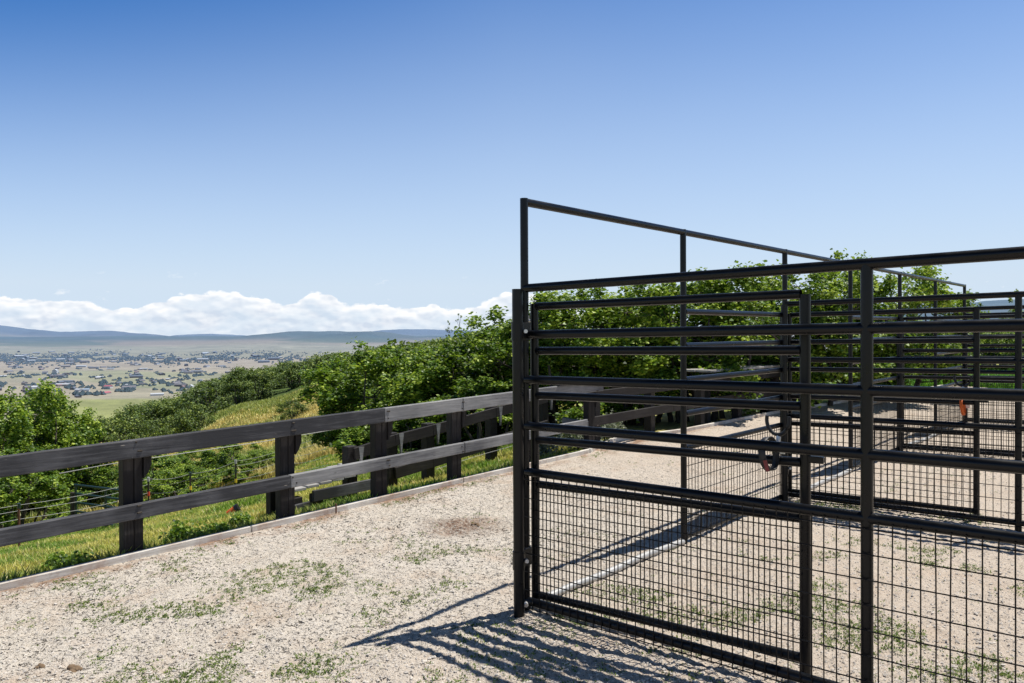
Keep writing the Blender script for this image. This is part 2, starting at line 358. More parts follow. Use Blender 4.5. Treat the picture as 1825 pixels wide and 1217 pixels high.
# ------------------------------------------------------------------ terrain sheet (one sheet to the horizon)
def col_at(x, y, d, u, z):
    """ground base colours: (n,3)"""
    n = len(x); c = np.zeros((n,3))
    f1 = fbm(x/3.5, y/3.5, 4, 71)[:,None]; f2 = fbm(x/17, y/17, 4, 72)[:,None]; f3 = fbm(x/120, y/120, 4, 73)[:,None]
    green = np.array([.19,.25,.05]); yel = np.array([.50,.43,.15]); tan = np.array([.50,.38,.25]); brush = np.array([.05,.075,.02])
    lin = lambda v,a,b: np.clip((v-a)/(b-a),0,1)
    near = green*(1-lin(f1,.42,.6)) + (yel*.85)*lin(f1,.42,.6)
    meadow = yel*(1-lin(f2,.5,.62)) + green*1.35*lin(f2,.5,.62)
    ta = lin(f2+.25*(fbm(x/5,y/5,3,74)[:,None]-.5), .44,.6)*lin(d[:,None],50,75)
    meadow = meadow*(1-ta*.75)+tan*ta*.75
    t = lin(d[:,None], 20, 36); c = near*(1-t)+meadow*t
    # bare dirt along the wire fence
    t = lin(d[:,None], 84, 95); c = c*(1-t)+(brush*1.5)*t
    c = np.where((u[:,None] > 590) & (d[:,None] > 45), brush*1.4, c)
    t = lin(d[:,None], 600, 1100)
    sage = np.array([.26,.25,.17])*(.8+.4*f3)
    c = c*(1-t)+sage*t
    # valley floor
    vf = fbm(x/420, y/420, 5, 81)[:,None]; vg = fbm(x/900, y/300, 4, 82)[:,None]; vs = fbm(x/150,y/150,4,83)[:,None]
    tanv = np.array([.41,.345,.245]); grn = np.array([.20,.27,.09]); dry = np.array([.34,.30,.21]); gry = np.array([.30,.26,.21])
    val = tanv*(1-lin(vf,.42,.55))+dry*lin(vf,.42,.55); val = val*(1-lin(vg,.6,.66)*.35)+grn*lin(vg,.6,.66)*.35
    val = val*(.60+.45*vs)*np.array([.96,1.,1.])
    d1 = d[:,None]; u1 = u[:,None]
    t = lin(d1,1250,1350); c = c*(1-t)+val*t
    vv = 1.0*(594.7-.00543*(u-912)) + FPX*(CAM[2]-z)/d; vv = vv[:,None]
    fld = lin(d1,1500,1560)*lin(d1,2080,1990)*lin(u1,60,80)*(1-lin(u1,282,300)); fw = lin(fbm(x/140,y/60,4,88)[:,None],.3,.7)
    c = c*(1-fld)+(np.array([.27,.285,.095])*(.8+.35*fw))*fld
    fl2 = lin(d1,1330,1380)*(1-lin(d1,1500,1540)); c = c*(1-fl2)+(np.array([.27,.28,.16])*(.75+.5*fw))*fl2
    fl3 = lin(d1,1150,1200)*(1-lin(d1,1330,1360)); c = c*(1-fl3)+(np.array([.42,.40,.24]))*fl3
    # brown bench land, town band, far hills
    b = lin(d1,3600,4200)*(1-lin(d1,5200,5600)); c = c*(1-b)+(np.array([.32,.275,.21])*(.8+.4*vs))*b
    b = lin(d1,5300,5700)*(1-lin(d1,8500,9500)); c = c*(1-b)+(np.array([.25,.24,.17])*(.6+.8*vs))*b
    hl = lin(d1,9000,10500); hh = fbm(x/1300,y/1300,6,91)[:,None]; hill = np.array([.30,.24,.17])*(1-lin(hh,.42,.58))+np.array([.09,.12,.07])*lin(hh,.42,.58)
    c = c*(1-hl)+hill*hl
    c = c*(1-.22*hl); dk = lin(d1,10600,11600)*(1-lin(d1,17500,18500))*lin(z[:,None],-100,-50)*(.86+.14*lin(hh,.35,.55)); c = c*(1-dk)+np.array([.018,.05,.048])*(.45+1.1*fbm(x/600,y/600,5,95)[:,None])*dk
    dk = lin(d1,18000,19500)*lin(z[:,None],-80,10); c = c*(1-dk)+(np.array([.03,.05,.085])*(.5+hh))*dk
    return c
def build_terrain():
    th0 = R_(44); NA = 900
    dense = np.linspace(-th0, th0, NA); coarse = np.linspace(th0, 2*math.pi-th0, 60)[1:-1]
    th = np.concatenate([dense, coarse]); th_v = th
    rs = [1.2]
    while rs[-1] < 60000: rs.append(rs[-1]*(1.045 if rs[-1] < 12 else (1.02 if rs[-1] < 900 else 1.0135)))
    rs = np.array(rs); nr, na = len(rs), len(th)
    Rr, T = np.meshgrid(rs, th, indexing='ij')
    # angle clockwise from forward -> lateral right
    X = CAM[0] + Rr*(np.cos(T)*FH[0]+np.sin(T)*RH[0]); Y = CAM[1] + Rr*(np.cos(T)*FH[1]+np.sin(T)*RH[1])
    x = X.ravel(); y = Y.ravel(); z = terrain(x, y)
    dx = x-CAM[0]; dy = y-CAM[1]; d = dx*FH[0]+dy*FH[1]; l = dx*RH[0]+dy*RH[1]; dd = np.maximum(d, np.hypot(dx,dy)*.35); u = 912.5+FPX*l/dd
    c = col_at(x, y, dd, u, z)
    # track of bare dirt
    V = np.stack([x,y,z],1)
    i = np.arange(nr-1)[:,None]*na; j = np.arange(na)[None,:]; j2 = (j+1) % na
    F = np.stack([i+j, i+j2, i+na+j2, i+na+j], -1).reshape(-1,4)[:, ::-1]
    V = np.vstack([V, [CAM[0], CAM[1], tz(CAM[0],CAM[1])]]); c = np.vstack([c, c[:1]])
    me = np_mesh('terrain', V, F, True, c); o = link('terrain', me, M_TERR); tag(o, kind='structure')
    tag(o, 'grassy hillside falling to the wide tan valley with farmland and blue mountains beyond')
build_terrain()

# ------------------------------------------------------------------ gravel pad
def gravel_h(x, y):
    w = np.clip((x-kerbx(y))/.08, 0, 1)
    a = (fbm(x*28, y*28, 3, 101)-.5)*.022 + (fbm(x*2.2, y*2.2, 3, 103)-.5)*.03
    r = 1-np.abs(fbm(x*13, y*13, 3, 107)*2-1)*6; r = np.clip(r, 0, 1)
    hoof = np.clip((fbm(x*6.5, y*6.5, 2, 131)-.66)/.08, 0, 1); a = a-hoof*.009*np.clip(fbm(x*.9,y*.9,2,133)*3-1,0,1)
    return (a - r*.007)*w
def build_pad():
    def axis(parts):
        out = []
        for a, b, s in parts: out += list(np.arange(a, b, s))
        return np.array(out+[parts[-1][1]])
    ys = axis([(-9,-3,.3),(-3,-2.7,.03),(-2.7,2.2,.014),(2.2,6,.028),(6,12,.06),(12,19,.2)])
    ts = axis([(0,2.9,.014),(2.9,4.6,.016),(4.6,6.2,.03),(6.2,16,.2)])
    Y, T = np.meshgrid(ys, ts, indexing='ij'); K = kerbx(Y); X = K + T - (0.0)
    x = X.ravel(); y = Y.ravel(); z = pad(x,y)+gravel_h(x,y)+.0
    n, m = len(ys), len(ts); i = np.arange(n-1)[:,None]*m; j = np.arange(m-1)[None,:]
    F = np.stack([i+j, i+j+1, i+m+j+1, i+m+j], -1).reshape(-1,4)
    o = link('gravel_ground', np_mesh('gravel_ground', np.stack([x,y,z],1), F, True), M_GRAVEL); tag(o, 'pale crusted gravel yard around the corral', kind='structure')
build_pad()
def gz(x, y):
    return float(pad(x,y)+gravel_h(np.array([x]), np.array([y]))[0])

# loose stones
def build_stones():
    n = 48000
    d = 3.3+RNG.random(n)**1.6*6; u = RNG.uniform(-60, 1880, n); p = CAM[:2]+np.outer(d, FH)+np.outer((u-912.5)/FPX*d, RH)
    k = p[:,0] > kerbx(p[:,1])+.05; p = p[k]; n = len(p)
    z = pad(p[:,0],p[:,1])+gravel_h(p[:,0],p[:,1])
    base = np.array([[1,0,0],[-1,0,0],[0,1,0],[0,-1,0],[0,0,1],[0,0,-1.]]); F0 = np.array([[0,2,4],[2,1,4],[1,3,4],[3,0,4],[2,0,5],[1,2,5],[3,1,5],[0,3,5]])
    s = (.0028+.0075*RNG.random(n)**3.0)[:,None]; ang = RNG.uniform(0,6.28,n); ca, sa = np.cos(ang)[:,None], np.sin(ang)[:,None]
    v = base[None]*(1+RNG.uniform(-.35,.35,(n,6,1)))*s[:,:,None]*np.array([1.2,.85,.62]); x = v[:,:,0]*ca-v[:,:,1]*sa; y = v[:,:,0]*sa+v[:,:,1]*ca
    V = np.stack([x+p[:,0:1], y+p[:,1:2], v[:,:,2]+z[:,None]+s*.25], -1).reshape(-1,3)
    F = (F0[None]+np.arange(n)[:,None,None]*6).reshape(-1,3)
    o = link('gravel', np_mesh('gravel', V, F, False), M_STONE); tag(o, 'loose pale stones scattered on the gravel yard', kind='stuff')
build_stones()

# low weeds sprouting through the gravel
def build_weeds():
    P = []; 
    pts = RNG.uniform(0,1,(120000,2)); d = 3.2+pts[:,0]*7.5; u = -80+pts[:,1]*1980
    p = CAM[:2]+np.outer(d, FH)+np.outer((u-912.5)/FPX*d, RH); x, y = p[:,0], p[:,1]
    dens = fbm(x*3.4, y*3.4, 5, 301); reg = fbm(x*.8, y*.8, 2, 305)
    left = (u < 860); leftz = np.clip(1.35-(d-3.3)/2.9, .18, 1); right = np.clip(1.2-(d-3.0)/3.5, .15, .85)
    w = np.where(left, leftz, np.where(x > 0, right, .12))
    w = np.where((u > 860) & (x < 0.0), .2, w)
    near_div = (x > .1) & (np.abs(y-3.55) < .3); w = np.where(near_div, 1.0, w)
    k = (RNG.random(len(x)) < np.clip((dens-(.66-.20*w))/.16,0,1)**1.6*(.75*w+.1)+.012*w) & (x > kerbx(y)+.06) & ~((x > -.6) & (x < 1.6) & (y > -1.1) & (y < 0) & (RNG.random(len(x))<.7))
    ks = (np.abs(x-kerbx(y)-.12) < .07) & (fbm(x*3, y*3, 2, 308) > .58) & (RNG.random(len(x)) < .5)
    k = k | ks
    x, y, dn = x[k], y[k], dens[k]; n = len(x); nb = 7
    z = pad(x,y)+gravel_h(x,y)
    a = RNG.uniform(0, 6.28, (n,nb)); L = RNG.uniform(.005,.017,(n,nb)); el = RNG.uniform(.15,1.2,(n,nb)); w_ = L*RNG.uniform(.16,.34,(n,nb))
    ox = x[:,None]+RNG.normal(0,.008,(n,nb)); oy = y[:,None]+RNG.normal(0,.008,(n,nb)); oz = z[:,None]+.001+0*a
    dx, dy, dz = np.cos(a)*np.cos(el), np.sin(a)*np.cos(el), np.sin(el); px, py = -np.sin(a), np.cos(a)
    mk = lambda t, s: np.stack([ox+dx*L*t+px*w_*s, oy+dy*L*t+py*w_*s, oz+dz*L*t], -1)
    V = np.stack([mk(0,0), mk(.5,1), mk(1,0), mk(.5,-1)], 2).reshape(-1,3)
    F = np.arange(n*nb*4).reshape(-1,4)
    tint = np.repeat(np.clip(.5+RNG.normal(0,.25,(n*nb)),0,1), 4)
    o = link('weeds', np_mesh('weeds', V, F, False, tint), M_WEED); tag(o, 'low green weeds sprouting in patches through the gravel', kind='stuff')
    return n
print('weeds', build_weeds())

# ------------------------------------------------------------------ grass
def build_grass(name, n, dmin, dmax, umin, umax, hfun, colfun, label, power=1.0, keep=None, wid=.0035):
    d = dmin+(dmax-dmin)*RNG.random(n)**power; u = RNG.uniform(umin, umax, n)
    p = CAM[:2]+np.outer(d, FH)+np.outer((u-912.5)/FPX*d, RH); x, y = p[:,0], p[:,1]
    k = keep(x, y, d, u); x, y, d, u = x[k], y[k], d[k], u[k]; n = len(x)
    z = terrain(x, y); H = hfun(x, y, d)*RNG.uniform(.55,1.25,n); a = RNG.uniform(0,6.28,n); lean = RNG.uniform(.1,.75,n)*H; w = wid*(.7+.8*RNG.random(n))*(1+d/11)
    lx, ly = np.cos(a)*lean, np.sin(a)*lean; px, py = -np.sin(a)*w, np.cos(a)*w
    tw = RNG.uniform(-1,1,n); px2, py2 = px*np.cos(tw)-py*np.sin(tw), px*np.sin(tw)+py*np.cos(tw)
    P0 = np.stack([x-px, y-py, z-.02],-1); P1 = np.stack([x+px, y+py, z-.02],-1)
    P2 = np.stack([x+lx*.35+px2*.9, y+ly*.35+py2*.9, z+H*.6],-1); P3 = np.stack([x+lx*.35-px2*.9, y+ly*.35-py2*.9, z+H*.6],-1)
    P4 = np.stack([x+lx, y+ly, z+H],-1); P5 = P4+np.array([.0005,0,0])
    V = np.stack([P0,P1,P2,P3,P4,P5],1).reshape(-1,3); b = np.arange(n)[:,None]*6
    F = np.concatenate([b+np.array([0,1,2,3]), b+np.array([3,2,5,4])])
    c = np.repeat(colfun(x, y, d), 6, 0)
    o = link(name, np_mesh(name, V, F, False, c), M_GRASS); tag(o, label, kind='stuff'); return n
TRACK = [(250,17.4),(340,17.2),(400,16.6),(440,16.0),(480,15.6),(560,15.)]
def track_d(u): return np.interp(u, [a for a,b in TRACK], [b for a,b in TRACK])
def not_track(x, y, d, u):
    w = .75+.8*(fbm(x*.9, y*.9, 3, 55)-.5)
    return ~((u > 170) & (u < 580) & (np.abs(d-track_d(u)) < w*np.clip((u-150)/120,0,1)))
def gcol(x, y, d):
    f = fbm(x*1.1, y*1.1, 4, 401); g = RNG.random(len(x)); e = kerbx(y)-x
    green = np.array([.21,.34,.04]); shade_green = np.array([.08,.17,.02]); yel = np.array([.60,.56,.14]); straw = np.array([.66,.56,.26])
    t = np.clip((f-.40)/.22+(g-.5)*.7, 0, 1)[:,None]; c = green*(1-t)+yel*t
    s = (g > .90)[:,None]; c = np.where(s, straw, c)
    nk = np.clip(1-e/.55, 0, 1)[:,None]*np.clip(1.3-RNG.random(len(x))[:,None]*.8,0,1); c = c*(1-nk)+shade_green*nk  # shade along the kerb painted into the blades as darker green
    return c*RNG.uniform(.75,1.25,(len(x),1))
print('grass', build_grass('grass', 210000, 4.3, 23, -160, 1010, lambda x,y,d: .05+.065*fbm(x*1.5,y*1.5,3,402)+.05*np.clip(1-(kerbx(y)-x)/.6,0,1), gcol,
   'yellow green meadow grass on the bank below the wooden rail fence', 1.15, lambda x,y,d,u: (x < kerbx(y)-.06) & not_track(x,y,d,u) & ((x<kerbx(y)-.3)|(RNG.random(len(x))<.9))))
build_grass('meadow_grass', 90000, 23, 92, -60, 640, lambda x,y,d: .22+.25*fbm(x*.5,y*.5,3,403),
   lambda x,y,d: (lambda f: (np.array([.66,.55,.20])*(1-f)+np.array([.30,.36,.09])*f)*RNG.uniform(.75,1.25,(len(x),1)))(np.clip((fbm(x/13,y/13,4,404)-.44)/.16+RNG.normal(0,.3,len(x)),0,1)[:,None]),
   'dry golden grass over the open slope below the oaks', 1.2, lambda x,y,d,u: x < 100, wid=.006)
build_grass('lawn_grass', 30000, 19, 31, 1560, 1960, lambda x,y,d: .14+.1*fbm(x,y,2,405),
   lambda x,y,d: np.array([.13,.30,.03])*RNG.uniform(.7,1.3,(len(x),1)), 'bright green grass strip behind the farthest pen', 1, lambda x,y,d,u: d > 19.5, wid=.006)

# dirt track: sheet laid just above the bank
def build_track():
    us = np.linspace(170, 590, 90); vs = np.linspace(-1,1,9); V = []
    for u in us:
        dc = float(track_d(u)); w = .85*min(1, (u-160)/120)
        for v in vs:
            x, y = bearing(u, dc+v*w*(1+.3*math.sin(u*.11)+.2*math.sin(u*.043+v))); V.append((x, y, tz(x,y)+.012-.02*abs(v)**6))
    n, m = len(us), len(vs); i = np.arange(n-1)[:,None]*m; j = np.arange(m-1)[None,:]
    F = np.stack([i+j, i+m+j, i+m+j+1, i+j+1], -1).reshape(-1,4)
    tag(link('path', np_mesh('path', V, F, True), M_DIRT), 'bare dirt track beyond the rail fence', kind='structure')
build_track()

# ------------------------------------------------------------------ timber edging along the gravel
def build_kerb():
    y = -7.2; pts = []
    brk = [-7.2,-4.8,-2.42,-.04,2.36,4.6,5.5,6.9,9.8,12,14,18]
    t = empty('timber_edging', (-2.87,-2,0)); tag(t, 'low sun bleached timber board edging the gravel yard under the rail fence', 'edging board')
    o0 = Vector((-2.87,-2,0))
    for a, b in zip(brk[:-1], brk[1:]):
        m = MB(); xa, xb = float(kerbx(a))-.02, float(kerbx(b))-.02
        za, zb = float(pad(xa,a)), float(pad(xb,b))
        m.board(Vector((xa, a+.004, za-.025))-o0, Vector((xb, b-.004, zb-.025))-o0, .15, .042, bev=.006)
        m.build('board', M_KERB, t)
build_kerb()

# ------------------------------------------------------------------ ranch rail fence (wood)
FX = -2.94
def fz(y): return float(pad(-2.8, y))
def post_mesh(h=.74, w=.15, d=.13):
    m = MB(); m.box((0,0,h/2-.15), (d,w,h+.3), bev=.008); return m
POST_Y = [-3.5,-2.2,-.93,.33,1.33,2.32,3.5,4.72]
rd0 = random.Random(5)
fence = empty('rail_fence', (FX,0,0)); tag(fence, 'dark stained two rail timber fence along the edge of the gravel yard', 'fence')
def P(x, y, z): return Vector((x-FX, y, z))
for y in POST_Y:
    m = MB(); zb = fz(y)
    m.box(P(FX-.01, y-.035, zb+.28), (.088,.072,1.0), bev=.006); m.box(P(FX-.005, y+.035, zb+.265), (.078,.064,.97), bev=.006)
    m.build('post', M_POST, fence)
    # notched bracket under the top rail, on the far side of the post
    b = MB(); w0 = .055; ya = y+.068
    prof = [(0,.735),(.055,.735),(.055,.66),(.03,.60),(.0,.56)]
    vs = [P(FX-.06, ya+a, zb+c) for a,c in prof]+[P(FX+.05, ya+a, zb+c) for a,c in prof]; k = len(prof)
    b.add(vs, [tuple(range(k))[::-1], tuple(range(k,2*k))]+[(i,(i+1)%k,(i+1)%k+k,i+k) for i in range(k)])
    b.build('bracket', M_POST, fence)
def rails(top, thick, joints, mats, name):
    for (a, b), mt in zip(joints, mats):
        m = MB(); za, zb = fz(a)+top+.0067*(a-1.2), fz(b)+top+.0067*(b-1.2)
        m.board(P(FX+.145-.05, a+.003, za-thick/2), P(FX+.145-.05, b-.003, zb-thick/2), thick, .05, bev=.006); m.build(name, mt, fence)
rails(.872, .133, [(-4.9,1.30),(1.30,2.33),(2.33,4.86)], [M_RAIL,M_RAILG,M_RAILG], 'top_rail')
rails(.412, .108, [(-4.9,.30),(.30,2.35),(2.35,4.52)], [M_RAIL,M_RAILG,M_RAILG], 'lower_rail')
for y in POST_Y:
    for hh in (.84,.775,.385,.335):
        m = MB(); m.tube([P(FX+.118, y+rd0.uniform(-.02,.03), fz(y)+hh), P(FX+.124, y+rd0.uniform(-.02,.03), fz(y)+hh)], .0065, 8); m.build('bolt', M_TPOST, fence)
m = MB(); m.board(P(FX+.12, 4.50, fz(4.6)+.358), P(FX-.35, 4.62, fz(4.6)+.36), .108, .04, side=(0,1,0), bev=.005); m.build('end_board', M_RAILG, fence)
m = MB(); zc = fz(4.7)+.885
prof = [(FX+.16,3.9),(FX+.16,4.95),(FX-.42,5.0),(FX-.35,4.55),(FX-.05,4.0)]
vs = [P(a,b,zc) for a,b in prof]+[P(a,b,zc+.03) for a,b in prof]; k = 5
m.add(vs, [tuple(range(k))[::-1], tuple(range(k,2*k))]+[(i,(i+1)%k,(i+1)%k+k,i+k) for i in range(k)]); m.build('corner_cap', M_RAIL, fence)

# fence continuing past the corner, in the shade of the oaks
f2 = empty('shaded_fence', (-3.0,6.5,0)); tag(f2, 'lower dark plank fence past the corner, in the shade of the oaks', 'fence')
def Q(x, y, z): return Vector((x+3.0, y-6.5, z))
for y in (5.12,6.38,7.6,8.75,10.1,11.4):
    m = MB(); x = float(kerbx(y))-.16; zb = fz(y); m.box(Q(x,y,zb+.2), (.12,.12,1.05), bev=.006); o = m.build('post', M_DARKW, f2)
for h0, a, b in ((.74,4.9,6.9),(.74,6.9,9.3),(.74,9.3,11.5),(.42,4.62,6.75),(.42,6.75,9.2),(.42,9.2,11.5)):
    m = MB(); xa, xb = float(kerbx(a))-.075, float(kerbx(b))-.075
    m.board(Q(xa,a,fz(a)+h0-.05), Q(xb,b,fz(b)+h0-.05), .12, .04, bev=.005); m.build('rail', M_DARKW, f2)

# second fence stepping down the bank
f3 = empty('ramp_fence', (-4.1,3,0)); tag(f3, 'second dark timber fence running down the bank behind the front rail fence', 'fence')
def S(x, y, z): return Vector((x+4.1, y-3, z))
rp = [(1.85,.33),(2.42,.42),(3.0,.475),(4.12,.60),(5.2,.72)]
for y, zt in rp:
    m = MB(); zb = tz(-4.1,y); m.box(S(-4.1,y,(zt+zb-.3)/2), (.11,.13,zt-zb+.3), bev=.006); m.build('post', M_DARKW, f3)
    m = MB(); w = .035
    m.add([S(-4.03,y+.05,zt-.01),S(-4.03,y+.05+w*2,zt-.01),S(-4.03,y+.05+w,zt-.26),S(-4.0,y+.05,zt-.01),S(-4.0,y+.05+w*2,zt-.01),S(-4.0,y+.05+w,zt-.26)],[(0,2,1),(3,4,5),(0,1,4,3),(1,2,5,4),(2,0,3,5)])
    m.build('lit_wedge', M_RAILG, f3)  # pale wedge stands for the sunlit sliver of the post face
for (a, za), (b, zb) in zip(rp[:-1], rp[1:]):
    for dz in (-.08, -.46):
        if dz < -.4 and a < 2.4: continue
        m = MB(); m.board(S(-4.02-.0,a,za+dz), S(-4.02,b,zb+dz), .13, .035, bev=.004); m.build('rail', M_DARKW, f3)
# string line from the post to the right
def wire(name, pts, r, mat, parent=None):
    m = MB(); m.tube(pts, r, 5, cap=False); return m.build(name, mat, parent)

# timber mounting platform beyond the fence
pf = empty('timber_platform', (-4.0,1.1,tz(-4.0,1.1))); tag(pf, 'low dark timber platform with bleached top boards beyond the rail fence', 'platform')
def W(x, y, z): return Vector((x+4.0, y-1.1, z-tz(-4.0,1.1)))
for i in range(7):
    m = MB(); m.board(W(-4.3,1.0+i*.15,.03+.012*i), W(-3.75,1.0+i*.15,.03+.012*i), .028, .14, side=(0,1,0), bev=.004); m.build('top_board', M_PALEW, pf)
for zz, x0, y0, y1 in ((-.05,-3.72,1.12,2.0),(-.25,-3.66,1.16,2.0),(-.16,-3.72,.84,1.08)):
    m = MB(); m.board(W(x0,y0,zz), W(x0,y1,zz+.012), .11, .035, bev=.004); m.build('side_board', M_RAIL if y0 > .8 else M_DARKW, pf)
for x0, y0 in ((-3.78,.96),(-3.78,1.2),(-3.78,1.98),(-4.25,1.0),(-4.25,1.98)):
    m = MB(); m.box(W(x0,y0,-.27), (.09,.11,.46), bev=.005); m.build('leg', M_DARKW, pf)

# plank counter along the shaded fence
ct = empty('plank_counter', (-3.0,10.5,0)); tag(ct, 'long grey plank counter on dark posts under the oaks behind the second pen', 'counter')
def Cc(x, y, z): return Vector((x+3.0, y-10.5, z))
for k, (a, b) in enumerate(((8.0,10.4),(10.43,13.2))):
    for i in range(2):
        m = MB(); m.board(Cc(-3.35+i*.29,a,.93), Cc(-3.05+i*.29,b,.95), .035, .28, side=(1,0,0), bev=.004)
        m.build('top_board', M_PALEW, ct)
for y in (8.15,9.3,10.45,11.7,13.05):
    m = MB(); m.box(Cc(-3.1,y,.45), (.13,.13,.92), bev=.006); m.build('leg', M_DARKW, ct)
    m = MB(); m.board(Cc(-3.1,y+.05,.6), Cc(-2.95,y+.3,.88), .05, .05, bev=.003); m.build('brace', M_PALEW, ct)

# ------------------------------------------------------------------ steel corral
RP = .0238
def gx(x): return .011*x
H_P = [1.80,1.542,1.291,1.034,.778]
H_G = [1.70,1.45,1.20,.95,.70]
def mesh_grid(m, ax, x0, x1, z0, z1, sl=0., off=.0, r=.0030, sp=.0508, hz=.1016):
    """welded wire: verticals every 2 in, horizontals every 4 in. ax 0: along X, 1: along Y"""
    n = int(round((x1-x0)/sp)); mk = (lambda a, c, o: (a, o, c+sl*a)) if ax == 0 else (lambda a, c, o: (o, a, c+sl*a))
    for i in range(1, n):
        a = x0+i*sp; m.tube([mk(a+random.uniform(-.0012,.0012), z0, off), mk(a+random.uniform(-.0025,.0025), (z0+z1)/2, off+random.uniform(-.003,.003)), mk(a+random.uniform(-.0012,.0012), z1, off)], r, 5, cap=False)
    k = int((z1-z0)/hz)
    for j in range(k+1):
        c = z1-.03-j*hz
        if c > z0: m.tube([mk(x0, c, off-2*r), mk(x1, c, off-2*r)], r, 5, cap=False)
def divider(label, y):
    t = empty('pipe_fence', (0,y,float(pad(0,y)))); tag(t, label, 'corral panel', 'pen divider panels of black pipe and wire mesh')
    m = MB(); m.tube([(.035,-.10,-.03),(.035,-.10,1.79)], .03, 16); o = m.build('hinge_post', M_PIPE, t)
    L = 3.64
    for x in (0, 1.806, L):
        m = MB(); m.tube([(x,0,gx(x)+(.0 if x == 0 else -.02)),(x,0,gx(x)+(1.81 if x == 0 else 1.795))], RP if x else .022, 16); m.build('upright', M_PIPE, t)
    for i, h in enumerate(H_P+[.056]):
        for a, b in ((.0,1.806),(1.806,L)):
            m = MB(); m.tube([(a,0,gx(a)+h),(b,0,gx(b)+h)], RP*.98, 16, cap=False); m.build('rail', M_PIPE, t)
    for a, b in ((.02,1.806),(1.806,L)):
        m = MB(); mesh_grid(m, 0, a, b, .02, .77, .011, -.027); m.build('wire_mesh', M_PIPE, t)
    for z in (1.56, .31):
        m = MB(); m.tube([(.035,-.10,z-.05),(.035,-.10,z+.05)], .0345, 16); m.box((.0175,-.05,z), (.03,.13,.10), bev=.004); m.tube([(0,0,z-.05),(0,0,z+.05)], .027, 16)
        c = m.build('clamp', M_PIPE, t)
        m = MB(); m.tube([(.066,-.075,z),(.085,-.09,z)], .011, 8); m.build('bolt', M_BOLT, c)
    m = MB(); m.tube([(.02,-.02,.05),(.035,-.04,.045)], .012, 8); m.build('bolt', M_BOLT, t)
    return t
def gate(label, y, latch=True):
    a0 = (.012,.07); ang = math.atan2(.09,1.5); t = empty('corral_gate', (a0[0], y+a0[1], float(pad(0,y))), ang); tag(t, label, 'gate', 'open pen gates swung back against the divider panels')
    L = 1.49
    for x in (0, L):
        m = MB(); m.tube([(x,0,.0 if x else .03),(x,0,1.715)], .0235, 16); m.build('upright', M_PIPE, t)
    for h in H_G+[.075]:
        m = MB(); m.tube([(.018,0,h+.011*.018),(L-.018,0,h+.011*L)], .0215, 16, cap=False); m.build('rail', M_PIPE, t)
    m = MB(); mesh_grid(m, 0, .02, L-.01, .06, .69, .011, -.026); m.build('wire_mesh', M_PIPE, t)
    m = MB(); m.box((L+.045,.0,.985), (.07,.03,.03), bev=.004); m.tube([(L+.02,0,.985),(L+.06,0,.985)], .012, 8); m.build('latch', M_PIPE, t)
    for z in (1.62, .25):
        m = MB(); m.tube([(-.05,0,z),(0,0,z)], .009, 8); m.tube([(-.05,0,z-.03),(-.05,0,z+.03)], .012, 8); m.build('hinge', M_BOLT, t)
    return t
YA, YB, YC, YE, YG = 0, 1.80, 3.68, 7.42, 11.22
panel_labels = ['nearest black pipe corral panel with wire mesh below, crossing the right half', 'second black pipe divider panel, behind the nearest one, orange strap on its gate',
  'third black pipe divider panel, between the second and the farthest pen', 'farthest black pipe divider panel, at the end of the tall pipe row']
gate_labels = ['nearest open pipe gate lying behind the front panel, black strap on its rail', 'second open pipe gate, with an orange strap over its lower rail',
  'third open pipe gate, folded against the third divider panel', 'farthest open pipe gate, beside the last tall post']
for y, a, b in zip((YA,YC,YE,YG), panel_labels, gate_labels):
    divider(a, y); gate(b, y)
HB = 2.30
def pen_front(label, y0, y1, first):
    t = empty('pen_front', (0,y0,float(pad(0,y0)))); tag(t, label, 'pen front', 'pen fronts of tall bow opening and pipe panel')
    L = y1-y0; w = L*.487; s = .0018
    posts = ([0.0] if first else [])+[w, L]
    for p in posts:
        m = MB(); m.tube([(0,p,s*p-.03),(0,p,s*p+HB)], .0225 if p in (0.0,w) else .0235, 14); m.build('tall_post', M_PIPE, t)
    m = MB(); m.tube([(0,-.0,HB+s*0-.02),(0,L,HB+s*L-.02)], .0225, 14); m.build('top_bar', M_PIPE, t)
    m = MB(); pts = [(0,a,gz(0,y0+a)-float(pad(0,y0))+.022) for a in np.linspace(.02,w-.02,9)]; m.tube(pts, .022, 12); m.build('sill_pipe', M_GALV, t)
    for h in H_G:
        m = MB(); m.tube([(0,w+.02,h+s*w),(0,L-.06,h+s*L)], .0215, 14); m.build('rail', M_PIPE, t)
    m = MB(); m.tube([(0,w+.02,.05),(0,L-.06,.05)], .0215, 12); m.build('bottom_rail', M_PIPE, t)
    m = MB(); m.tube([(0,L-.06,.0),(0,L-.06,1.72)], .022, 12); m.build('upright', M_PIPE, t)
    m = MB(); mesh_grid(m, 1, w+.02, L-.06, .05, .69, s, .0); m.build('wire_mesh', M_PIPE, t)
for a in [('nearest tall bow opening with pipe panel, first bay of the row', YA, YC, True), ('middle bay of the tall pipe row, between second and third divider', YC, YE, False), ('farthest bay of the tall pipe row, ending at the lowest looking post', YE, YG, False)]:
    pen_front(*a)

